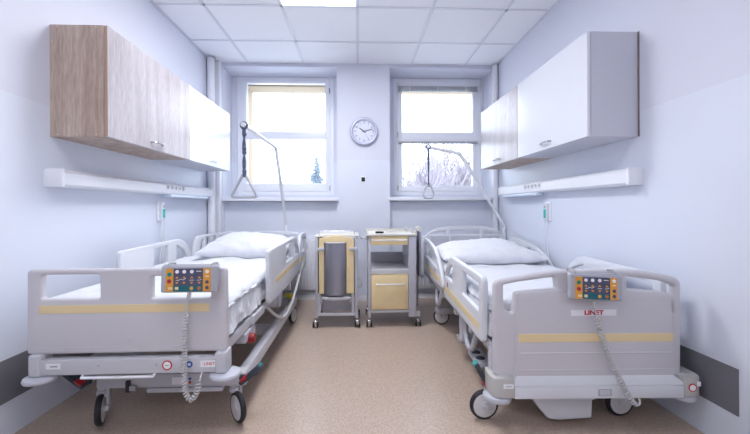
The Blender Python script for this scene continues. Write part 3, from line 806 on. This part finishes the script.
    side_rail(-1.432, -1, 0, 0, 0, 0, [hole_mid(2.53, 2.72), hole_tri(2.84, 3.02)], foot(ya, yb), None, '', t)
    def head(ya, yb):
        arc = [(ya+.11, .783), (ya+.07, .765), (ya+.035, .715), (ya+.01, .65), (ya, .60)]
        return rp([(ya, .455, .03), (yb, .42, .03), (yb, .785, .04)]+arc)
    side_rail(-.548, 1, 0, 0, 0, 0, [rp([(3.365, .61, .012), (3.62, .61, .02), (3.62, .735, .03), (3.43, .745, .05)])], head(3.30, 3.70), (3.33, 3.66, .53, 0), '', t)
    side_rail(-1.432, -1, 0, 0, 0, 0, [rp([(3.22, .63, .012), (3.34, .63, .02), (3.34, .755, .02), (3.27, .735, .05)]), rp([(3.38, .63, .012), (3.62, .63, .02), (3.62, .755, .03), (3.38, .755, .02)])], head(3.13, 3.70), None, '', t)
    for x, sg in ((-.548, 1), (-1.432, -1)):
        for y in (2.45, 2.95, 3.45):
            MB().box(min(x-sg*.010, x-sg*.055), max(x-sg*.010, x-sg*.055), y-.03, y+.03, .36, .52, bev=.008).build('rail_arm', STEEL, t)
    # drop arms under the near rail
    MB().plate(rp([(2.60, .50, .01), (2.80, .50, .01), (2.78, .38, .03), (2.74, .285, .03), (2.67, .285, .03), (2.63, .36, .03)]), .028, plane='yz', bev=.008, at=-.600).build('rail_link', BUMP, t)
    MB().box(-.600, -.565, 1.95, 2.17, .40, .445, bev=.006).build('edge_bracket', STEEL, t)
    MB().box(-.66, -.575, 1.84, 2.02, .335, .385, bev=.010).build('drive_housing', BUMP, t)
    MB().cyl((-.60, 1.90, .345), (-.545, 1.90, .345), .026, seg=20, bev=.006).build('release_knob', mat('dark_red_knob', (.26, .008, .015), .4), t)
    # chassis
    base_parts(t, -.905, .325, 1.79, 3.18, .160, .226,
               [(-1.245, 1.775, radians(-66), .030), (-.612, 1.775, radians(-48), .045), (-1.235, 3.19, radians(80), .02), (-.590, 3.19, radians(75), .02)], .2)
    lift(t, -.905, 2.15, .25, .40); lift(t, -.905, 2.95, .25, .40)
    MB().box(-1.02, -.66, 1.75, 1.78, .142, .163, bev=.005).build('lower_rail', STEEL, t)
    k = MB().box(-1.115, -1.095, 1.742, 1.757, .150, .205, bev=.004, m=BLACK).box(-1.095, -1.065, 1.740, 1.755, .158, .182, m=STEEL_D, bev=.003)
    k.build('latch', None, t)
    k = MB().box(-.90, -.83, 1.751, 1.755, .180, .215, m=WSTICK).cyl((-.815, 1.755, .206), (-.815, 1.75, .206), .006, m=BLUE, seg=10).cyl((-.815, 1.755, .188), (-.815, 1.75, .188), .006, m=RED, seg=10)
    k.build('status_plate', None, t)
    MB().cyl((-.62, 3.19, .22), (-.585, 3.19, .262), .02, seg=14).box(-.64, -.58, 3.12, 3.16, .255, .275, bev=.003).build('hazard_tag', YELLOW, t)
    pedal(t, -.520, 1.69, .240, 1); pedal(t, -1.31, 1.72, .225, -1)
    # lifting pole standing in the head end socket
    P = [(-.76, 3.775, .40), (-.76, 3.775, .80), (-.758, 3.73, .93), (-.740, 3.30, 1.50), (-.738, 3.24, 1.56), (-.738, 3.15, 1.575), (-.736, 2.6, 1.568), (-.732, 2.30, 1.565)]
    MB().tube(spline(P, 8), .0155, v=14).box(-.785, -.735, 3.75, 3.80, .40, .52, bev=.006).build('lifting_pole', WHITE_P, t)
    # cables
    MB().tube(spline([(-.59, 2.30, .40), (-.56, 2.42, .31), (-.545, 2.62, .235), (-.54, 2.85, .25), (-.53, 3.02, .33), (-.515, 3.15, .44)], 8), .011).build('drive_cable', CORD, t)
    coil([(-.515, 3.15, .44), (-.505, 3.3, .52), (-.50, 3.40, .62), (-.505, 3.38, .72)], .012, .0035, .016, .1, .95).build('spiral_cable', STEEL_D, t)
    return t
left_bed()

def rails_cord_left():
    Y = 1.525
    return coil([(-.716, Y, .668), (-.722, Y-.003, .60), (-.728, Y-.006, .45), (-.728, Y-.01, .34), (-.722, Y-.012, .262), (-.700, Y-.012, .232), (-.676, Y-.010, .262), (-.668, Y-.004, .305), (-.668, Y+.03, .338)], .0085, .0042, .0125, .14, .93)
panel_keys(-.703, 1.520, .735, 0, 'grey hand control with orange keypad hooked on the left bed footboard', rails_cord_left, 'keypad hand controls on the footboards', .007)

# mattress, cover and pillow of the left bed
o = MB().grid(cloth_slab(-1.400, -.592, 1.605, 3.70, .463, .600, .035, .016, .010, seed=3.1, hem=.014, ny=260), caps=True).build('mattress', SHEET, ang=60)
tag(o, 'white sheeted mattress with gathered sides on the left bed', 'mattress')
o = MB().grid(cloth_slab(-1.405, -.585, 1.600, 3.60, .590, .634, .030, .008, .004, seed=8.3, top=.013, ny=200), caps=True).build('bed_cover', SHEET, ang=60)
tag(o, 'flat white bed cover spread over the left mattress', 'bed cover')

def pillow(cx, cy, z0, hx, hy, h, rot, seed, label, tilt=0.0):
    """stuffed rectangular cushion: two bellied sheets sewn along a pinched outline"""
    nu, nv = 84, 60; b = bmesh.new(); R = Matrix.Rotation(rot, 3, 'Z')
    def P(i, j, up):
        u = -1+2*i/nu; v = -1+2*j/nv
        u = sin(u*pi/2)*.6+u*.4; v = sin(v*pi/2)*.6+v*.4
        f = (max(0, 1-abs(u)**2.6)**.5)*(max(0, 1-abs(v)**2.4)**.55)
        X = hx*u*(1-.05*(1-v*v)*u*u)*(1-.02*f); Y = hy*v*(1-.07*(1-u*u)*v*v)
        rim = max(abs(u), abs(v))
        w = .017*nz(X*4+seed, Y*5, seed)+.016*(.35-abs(nz(X*8+Y*5+seed, Y*9-X*4, seed+5)))*(.4+rim)+.006*nz(X*26, Y*22, seed)
        Z = z0+.26*h+(.74*h*f if up else -.26*h*min(1, f*1.8))+tilt*Y*f
        if up: Z += w*min(1, f*3)
        e = .012*nz(u*5+seed, v*5, 3)
        q = R @ Vector((X+e, Y+e, 0)); return (q.x+cx, q.y+cy, Z)
    T = [[b.verts.new(P(i, j, True)) for j in range(nv+1)] for i in range(nu+1)]
    B = [[T[i][j] if i in (0, nu) or j in (0, nv) else b.verts.new(P(i, j, False)) for j in range(nv+1)] for i in range(nu+1)]
    for i in range(nu):
        for j in range(nv):
            b.faces.new((T[i][j], T[i+1][j], T[i+1][j+1], T[i][j+1])); b.faces.new((B[i][j], B[i][j+1], B[i+1][j+1], B[i+1][j]))
    k = MB(); k._take(b, None, PILLOW); o = k.build('pillow', PILLOW, ang=100)
    tag(o, label, 'pillow', 'white pillows')
pillow(-.930, 3.10, .636, .350, .28, .17, .05, 1.7, 'plump white pillow at the head of the left bed', .10)

def trapeze(tipx, tipy, tipz, zh, yaw, w, label, knots):
    t = thing('trapeze_handle', (tipx, tipy, zh-.14), label, 'trapeze handle', 'lifting handles hanging from the bed poles')
    s = MB()
    s.torus((tipx, tipy, tipz+.002), (0, 1, .1), .021, .006, u=20)
    s.build('hanging_loop', STRAP, t)
    s = MB(); N = 26
    for k in (0, 1):
        pts = []
        for i in range(N+1):
            u = i/N; z = tipz-.018-(tipz-.018-zh)*u; a = u*(9 if knots else 2)+k*pi
            pts.append((tipx+.006*cos(a), tipy+.006*sin(a), z))
        s.tube(pts, .0055, v=6)
    for u in ((.12, .42, .5, .9, .97) if knots else (.05, .93)):
        z = tipz-.018-(tipz-.018-zh)*u; s.ball((tipx+.002, tipy, z), .014 if knots else .010, sc=(1, 1, 1.2), u=10, v=6)
    s.build('strap', STRAP, t)
    ca, sa = cos(yaw), sin(yaw)
    def P(u, z): return (tipx+u*ca, tipy+u*sa, z)
    if knots: loop = [P(q[0], zh+.015-q[1]) for q in rp([(-w, .150, .022), (w, .150, .022), (.006, .0, .012), (-.006, 0, .012)], 6)]
    else: loop = [P(q[0], zh+.01-q[1]) for q in rp([(-w*.75, .12, .03), (w*.75, .12, .03), (w, .085, .03), (.03, .0, .03), (-.03, 0, .03), (-w, .085, .03)], 5)]
    MB().tube(loop, .0085, closed=True, v=10).build('grip', mat('grey_grip', (.50, .51, .55), .4), t)
trapeze(-.733, 2.325, 1.562, 1.235, radians(8), .082, 'large triangular trapeze handle hanging on a knotted strap over the left bed', True)

# ------------------------------------------------ right bed (lowered, slightly askew)
piv = Vector((1.026, 1.57, 0)); ROT = -.030
XF = Matrix.Translation(piv) @ Matrix.Rotation(ROT, 4, 'Z') @ Matrix.Translation(-piv)

def right_bed():
    Y, cx = 1.57, 1.026
    t = thing('hospital_bed', (cx, 2.65, 0), 'lowered hospital bed along the right wall, solid footboard with arched top rail and name plate', 'hospital bed', 'electric hospital beds')
    out = rp([(.614, .232, .01), (1.462, .232, .01), (1.465, .700, .035), (1.40, .720), (1.33, .733), (1.26, .741), (1.18, .745), (.94, .745), (.86, .738), (.78, .725), (.72, .714), (.612, .699, .035)])
    h1 = rp([(.657, .576, .02), (.684, .552, .008), (.697, .553, .006), (.708, .645, .012), (.895, .662, .008), (.888, .712, .008), (.73, .692), (.657, .678, .008)])
    h2 = rp([(1.232, .656, .008), (1.400, .640, .012), (1.412, .552, .006), (1.425, .552, .004), (1.432, .672, .015), (1.37, .692), (1.215, .713, .008), (1.220, .662, .004)])
    MB().plate(out, .040, holes=[h1, h2], bev=.014, at=Y+.020, br=4).build('footboard', PLAST, t, ang=50)
    fo = t.children[0]
    MB().plate(rp([(.702, .270, .004), (1.418, .270, .004), (1.406, .640, .02), (1.20, .655, .02), (.90, .655, .02), (.716, .645, .02)]), .024, bev=.005, at=Y-.002).build('front_panel', PLAST, fo, ang=50)
    # sloping ledge at its foot
    led = MB(); rows = []
    for x0, x1 in ((.640, 1.440),):
        pr = [(Y-.013, .276), (Y-.028, .245), (Y-.029, .236), (Y+.02, .236), (Y+.02, .276)]
        a = [(.712 if i == 0 else .672, y, z) for i, (y, z) in enumerate(pr)]; b = [(1.408 if i == 0 else 1.448, y, z) for i, (y, z) in enumerate(pr)]
        led.grid([a, b], closed=True, caps=True)
    led.build('ledge', PLAST_L, fo, ang=20)
    MB().plate(rrect(.715, 1.412, .425, .462, .003), .002, bev=.0005, at=Y-.0148).build('accent_strip', STRIPE, fo)
    for za in (.372, .292): pass
    MB().box(.952, 1.156, Y-.0155, Y-.0135, .542, .569, bev=.0006, seg=1).build('name_plate', WSTICK, fo)
    MB().text('LINET', .0275, .0006, Matrix.Translation((1.054, Y-.0160, .5555)) @ Matrix.Rotation(pi/2, 4, 'X') @ Matrix.Diagonal((1.2, 1, 1, 1)), m=RED, w=.0011).build('lettering', RED, fo)
    r = MB(); r.tube([(.725, Y-.0125, .375), (1.41, Y-.0125, .375)], .004).tube([(.72, Y-.0125, .30), (1.415, Y-.0125, .30)], .003); r.build('moulded_relief', PLAST, fo)
    # lower bar, corner caps, bumpers
    b = MB().box(.690, 1.444, Y-.034, Y+.02, .180, .234, bev=.005).build('lower_bar', PLAST_L, t)
    MB().box(1.060, 1.120, Y-.0352, Y-.033, .192, .223, bev=.002, m=STEEL_D).box(1.066, 1.114, Y-.0358, Y-.034, .196, .219, m=STEEL).build('inset_label', None, b)
    capm = mat('putty_corner_plastic', (.50, .49, .47), .45)
    for s, xa, xb in ((-1, .592, .690), (1, 1.444, 1.532)):
        sh = rp([(xa, Y-.034, .05 if s < 0 else .004), (xb, Y-.034, .004 if s < 0 else .05), (xb, Y+.09, .02), (xa, Y+.09, .02)])
        c = MB().plate(sh, .092, plane='xy', bev=.008, at=.228).build('corner_cap', capm, t)
        if s < 0:
            MB().box(.640, .684, Y-.0365, Y-.0338,   .229, .247, m=WSTICK).box(.65, .675, Y-.037, Y-.036, .236, .240, m=STEEL_D).build('sticker', None, c)
            MB().box(.612, .636, Y-.0, Y+.03, .272, .278, m=STEEL_D, bev=.002).build('socket', None, c)
        else:
            MB().cyl((1.480, Y-.033, .226), (1.480, Y-.0358, .226), .018, m=RED, seg=24).cyl((1.480, Y-.035, .226), (1.480, Y-.0368, .226), .0135, m=WSTICK, seg=24).box(1.502, 1.518, Y-.0345, Y-.033, .232, .252, m=WSTICK).build('sticker', None, c)
            MB().box(1.47, 1.50, Y+.0, Y+.03, .272, .278, m=STEEL_D, bev=.002).build('socket', None, c)
    for x in (.630, 1.478):
        MB().cyl((x, Y+.02, .155), (x, Y+.02, .182), .062 if x < 1 else .054, seg=36, bev=.010).build('bumper', BUMP, t)
    # frame and platform
    fr = MB()
    for s in (-1, 1): fr.box(cx+s*.395-.016, cx+s*.395+.016, Y+.06, 3.66, .352, .402, bev=.005)
    for y in (1.66, 2.35, 2.9, 3.6): fr.box(cx-.385, cx+.385, y-.02, y+.02, .355, .395, bev=.004)
    for s in (-1, 1): fr.box(cx+s*.395-.02, cx+s*.395+.02, Y+.045, Y+.09, .23, .38, bev=.005)
    fr.build('bed_frame', STEEL, t)
    MB().box(cx-.38, cx+.38, 1.64, 3.64, .402, .420, bev=.004).build('mattress_platform', PLAST_L, t)
    # headboard: arched tubular rim with three inset panels
    cxh = 1.045; a = .435
    rim = rp([(cxh-a, .40, .02), (cxh+a, .40, .02), (cxh+a, .73, .10), (cxh+.30, .815, .12), (cxh+.15, .832), (cxh, .836), (cxh-.15, .832), (cxh-.30, .815, .12), (cxh-a, .73, .10)])
    hp = lambda p, q: rp([(p, .77, .01), (q, .77, .01), (q, .80, .01), (p, .80, .01)])
    hh = [rp([(cxh-.38, .745, .01), (cxh-.20, .745, .01), (cxh-.20, .785, .01), (cxh-.30, .77, .03)]), rp([(cxh-.15, .748, .01), (cxh+.15, .748, .01), (cxh+.15, .79, .01), (cxh-.15, .79, .01)]), rp([(cxh+.20, .745, .01), (cxh+.38, .745, .01), (cxh+.30, .77, .03), (cxh+.20, .785, .01)])]
    MB().plate(rim, .034, holes=hh, bev=.011, at=3.66, br=3).build('headboard', PLAST_L, t, ang=50)
    hd = t.children[-1]
    for p, q in ((cxh-.355, cxh-.17), (cxh-.15, cxh+.15), (cxh+.17, cxh+.355)):
        MB().plate(rrect(p, q, .60, .735, .012), .012, bev=.003, at=3.641).build('inset_panel', BUMP, hd)
    # side rails
    xn, xf = .597, 1.448
    def foot(ya, yb):
        arc = [(yb-.01, .53), (yb-.04, .585), (yb-.10, .645), (yb-.17, .69), (yb-.23, .706), (yb-.28, .708)]
        return rp([(ya, .382, .03), (yb-.02, .402, .04), (yb, .46, .03)]+arc+[(ya-.01, .700, .04)])
    ya, yb = 1.655, 2.51
    hA = rp([(1.705, .525, .012), (2.015, .535, .012), (2.015, .665, .012), (1.700, .655, .012)])
    hB = rp([(2.255, .545, .010), (2.455, .550, .015), (2.40, .61, .04), (2.255, .660, .02)])
    side_rail(xn, -1, 0, 0, 0, 0, [hA, hB], foot(ya, yb), (1.70, 2.48, .430, .018), '', t, sticker=(2.38, .505))
    side_rail(xf, 1, 0, 0, 0, 0, [hA, hB], foot(ya, yb), None, '', t)
    def head():
        return rp([(2.565, .43, .03), (3.42, .395, .03), (3.43, .735, .04), (3.28, .733), (3.08, .718), (2.92, .695), (2.80, .655), (2.70, .598), (2.62, .53), (2.57, .48)])
    hC = rp([(2.72, .545, .012), (3.05, .565, .02), (3.36, .575, .02), (3.37, .690, .03), (3.10, .68, .02), (2.92, .655, .03), (2.80, .61, .03)])
    side_rail(xn, -1, 0, 0, 0, 0, [hC], head(), (2.64, 3.38, .462, .006), '', t, sticker=(2.83, .525))
    sl1 = rp([(2.72, .575, .01), (2.75, .568, .01), (2.83, .625, .01), (2.80, .635, .01)]); sl2 = rp([(2.93, .635, .01), (2.97, .625, .01), (3.08, .665, .01), (3.03, .678, .01)])
    side_rail(xf, 1, 0, 0, 0, 0, [sl1, sl2], head(), None, '', t)
    for x, sg in ((xn, -1), (xf, 1)):
        for y in (1.95, 2.3, 2.75, 3.25):
            MB().box(min(x-sg*.010, x-sg*.050), max(x-sg*.010, x-sg*.050), y-.03, y+.03, .33, .46, bev=.008).build('rail_arm', STEEL, t)
    for y in (2.22,):
        MB().plate(rp([(y-.045, .42, .01), (y+.05, .42, .01), (y+.045, .30, .03), (y+.03, .180, .03), (y-.025, .180, .03), (y-.04, .27, .03)]), .026, plane='yz', bev=.008, at=.640).build('rail_link', BUMP, t)
    # curved guard loops along the underside
    for y in (2.00, 2.93):
        MB().tube(spline([(.640, y-.10, .375), (.628, y-.085, .30), (.628, y-.03, .235), (.632, y+.06, .215), (.636, y+.12, .26), (.64, y+.14, .345)], 8), .016, v=10).build('guard_loop', BUMP, t)
    # double foot switch
    f = MB().box(.635, .720, 1.90, 2.10, .150, .188, bev=.018, seg=3).box(.70, .80, 1.94, 2.06, .155, .175, bev=.01).build('foot_switch', BUMP, t)
    for y in (1.95, 2.03): MB().ball((.668, y, .187), .026, sc=(1, 1, .42)).build('pedal_button', PEDAL, f)
    base_parts(t, .955, .30, 1.74, 3.05, .105, .160,
               [(.625, 1.70, radians(185), .02), (1.262, 1.715, radians(5), .02), (.705, 3.10, radians(178), .02), (1.28, 3.08, radians(40), .02)], .2, .12, STEEL_D)
    lift(t, .955, 2.15, .15, .36); lift(t, .955, 2.85, .15, .36)
    cov = rp([(.800, .160, .004), (1.150, .160, .004), (1.120, .125, .004), (1.098, .118, .004), (1.094, .035, .008), (.94, .026), (.888, .032, .01), (.832, .098, .015)])
    MB().plate(cov, .20, bev=.008, at=1.735).build('under_cover', PLAST_L, t)
    pd = MB(); Mx = Matrix.Translation((.585, 1.66, .225)) @ Matrix.Rotation(radians(62), 4, 'Y')
    pd.box(-.075, .055, -.022, .022, -.010, .012, bev=.009, seg=3, M=Mx).tube([(.60, 1.68, .18), (.66, 1.72, .165)], .013)
    p = pd.build('brake_pedal', PEDAL, t)
    MB().box(.018, .056, -.0225, .018, -.0135, -.002, bev=.006, seg=3, M=Mx).build('pedal_pad', RED, p)
    MB().box(-.077, -.055, -.018, .018, -.0125, .0135, bev=.006, seg=3, M=Mx).build('pedal_tip', TEALP, p)
    P = [(1.470, 3.70, .42), (1.470, 3.70, .78), (1.445, 3.69, .87), (1.00, 3.55, 1.52), (.95, 3.53, 1.565), (.89, 3.52, 1.582), (.66, 3.46, 1.615), (.60, 3.45, 1.622)]
    MB().tube(spline(P, 8), .0165, v=14).box(1.448, 1.492, 3.68, 3.722, .42, .52, bev=.006).build('lifting_pole', WHITE_P, t)
    MB().tube(spline([(.62, 3.50, .40), (.575, 3.52, .33), (.560, 3.55, .45), (.563, 3.56, .62), (.575, 3.56, .74)], 8), .008).build('power_cable', CORD, t)
right_bed()

def cord_right():
    Y = 1.528
    return coil([(1.033, Y, .612), (1.043, Y-.002, .57), (1.058, Y-.004, .50), (1.082, Y-.006, .42), (1.112, Y-.012, .34), (1.142, Y-.024, .265), (1.172, Y-.032, .205), (1.198, Y-.030, .172), (1.222, Y-.022, .176), (1.226, Y-.01, .20)], .0085, .0042, .0125, .12, .90)
panel_keys(1.036, 1.520, .678, radians(2.5), 'grey hand control with orange keypad hooked on the right bed footboard', cord_right, 'keypad hand controls on the footboards')

o = MB().grid(cloth_slab(.622, 1.425, 1.625, 3.62, .421, .560, .035, .006, .006, seed=5.7, hem=.010), caps=True).build('mattress', SHEET, ang=60)
tag(o, 'white sheeted mattress on the right bed between its side rails', 'mattress')
o = MB().grid(cloth_slab(.620, 1.428, 1.622, 3.50, .550, .592, .028, .006, .003, seed=12.3, top=.008, ny=160), caps=True).build('bed_cover', QUILT, ang=60)
tag(o, 'white diamond-quilted bed cover spread over the right mattress', 'bed cover')
pillow(1.015, 2.94, .594, .405, .30, .155, .0, 6.1, 'wide white pillow at the head of the right bed', .06)
XF = I4.copy()
trapeze(.668, 3.345, 1.600, 1.225, radians(20), .058, 'small D-shaped trapeze handle hanging on a straight strap over the right bed', False)

# ---------------------------------------------------------------- outdoors
tag(MB().box(-60, 60, 5.5, 120, -3.6, -3.5).build('ground', SNOW), 'pale open ground far below the windows', 'ground', None, 'structure')
def bare_tree(x, y, h, seed, label, spread=.55):
    rnd = random.Random(seed); b = bmesh.new()
    def seg(p, q, r0, r1):
        d = (q-p).normalized(); u = d.orthogonal().normalized(); w = d.cross(u); n = 4
        A = [b.verts.new(p+(u*cos(2*pi*i/n)+w*sin(2*pi*i/n))*r0) for i in range(n)]
        B = [b.verts.new(q+(u*cos(2*pi*i/n)+w*sin(2*pi*i/n))*r1) for i in range(n)]
        for i in range(n): b.faces.new((A[i], A[(i+1) % n], B[(i+1) % n], B[i]))
    def grow(p, d, L, r, lv):
        q = p+d*L; seg(p, q, r, r*.72)
        if lv == 0: return
        k = 3 if lv > 1 else 4
        for i in range(k):
            v = Vector((rnd.uniform(-1, 1), rnd.uniform(-1, 1), rnd.uniform(-.2, .7)))
            nd = (d+v*spread*1.35).normalized(); st = p.lerp(q, rnd.uniform(.45, 1))
            grow(st, nd, L*rnd.uniform(.62, .82), r*.62, lv-1)
        grow(q, (d+Vector((rnd.uniform(-.2, .2), rnd.uniform(-.2, .2), .1))).normalized(), L*.78, r*.7, lv-1)
    grow(Vector((x, y, -3.5)), Vector((0, 0, 1)), h*.30, h*.016, 5)
    m = MB(); m._take(b, None, BARK)
    tag(m.build('bare_tree', BARK), label, 'tree', 'bare winter trees outside')
def spruce(x, y, h, label):
    t = thing('spruce_tree', (x, y, -3.5), label, 'tree')
    MB().cyl((x, y, -3.5), (x, y, -3.5+h), .16, r1=.02, seg=8).build('trunk', BARK, t)
    b = MB(); rnd = random.Random(3)
    for i in range(60):
        u = .12+.88*i/60; z = -3.5+h*u; L = (1-u)**.85*h*.27+.10
        for k in range(9):
            a = rnd.uniform(0, 2*pi); p = Vector((x, y, z)); q = p+Vector((cos(a)*L, sin(a)*L, -L*.30+rnd.uniform(-.1, .1)))
            b.cyl(p, q, .05+L*.05, r1=.01, seg=4)
    b.build('needle_branches', NEEDLE, t)
bare_tree(5.0, 27, 9.5, 1, 'bare tree seen at the left edge of the right window', .6)
bare_tree(7.4, 30, 10.6, 2, 'tall bare tree seen in the middle of the right window', .6)
bare_tree(9.6, 29, 9.8, 3, 'bare tree seen toward the right side of the right window', .62)
bare_tree(6.2, 36, 10.0, 4, 'far bare tree behind the others in the right window', .62)
bare_tree(8.6, 38, 11.0, 9, 'furthest bare tree at the right of the right window', .62)
bare_tree(-7.7, 33, 7.6, 5, 'low bare tree seen at the left edge of the left window', .6)
bare_tree(-5.6, 36, 7.4, 6, 'low bare tree seen in the middle of the left window', .6)
spruce(-3.35, 29, 8.7, 'dark spruce seen low in the right side of the left window')

# ---------------------------------------------------------------- light
wd = bpy.data.worlds.new('overcast_sky'); S.world = wd; wd.use_nodes = True
nt = wd.node_tree; bg = nt.nodes['Background']
bg.inputs['Color'].default_value = (.80, .89, 1.0, 1); bg.inputs['Strength'].default_value = 4.3
for i, (x, z, w_, h_) in enumerate(((-.835, 1.86, 1.07, 1.37), (.976, 1.86, 1.07, 1.37))):
    L = bpy.data.lights.new('window_daylight', 'AREA'); L.shape = 'RECTANGLE'; L.size = w_; L.size_y = h_
    L.cycles.is_portal = True
    o = bpy.data.objects.new('window_daylight', L); o.location = (x, 4.66, z); o.rotation_euler = (radians(-90), 0, 0); COL.objects.link(o)
for k, (i, j) in enumerate(sorted(lit)):  # area light under each panel; the last two serve the added unseen panels
    L = bpy.data.lights.new('panel_fill_lamp', 'AREA'); L.shape = 'SQUARE'; L.size = .55; L.energy = (17, 4, 8)[k]; L.color = (.93, .95, 1)
    o = bpy.data.objects.new('panel_fill_lamp', L); o.location = ((xs[i]+xs[i+1])/2, (ys[j]+ys[j+1])/2, HC-.006); COL.objects.link(o)

# ---------------------------------------------------------------- camera
cam = bpy.data.cameras.new('camera'); co = bpy.data.objects.new('camera', cam); COL.objects.link(co)
cam.sensor_width = 36; cam.sensor_fit = 'HORIZONTAL'; cam.lens = 355.75/750*36
cam.shift_x = 3.51/750; cam.shift_y = -9.6/750; cam.clip_start = .02; cam.clip_end = 300
co.location = (0, 0, 1.0311)
co.rotation_euler = (Matrix.Rotation(-.038, 4, 'Z') @ Matrix.Rotation(pi/2, 4, 'X') @ Matrix.Rotation(-.004, 4, 'Z')).to_euler()
S.camera = co
S.view_settings.view_transform = 'Standard'; S.view_settings.look = 'None'; S.view_settings.gamma = 1; S.view_settings.exposure = 0.46
S.cycles.max_bounces = 8; S.cycles.diffuse_bounces = 6; S.cycles.transparent_max_bounces = 8
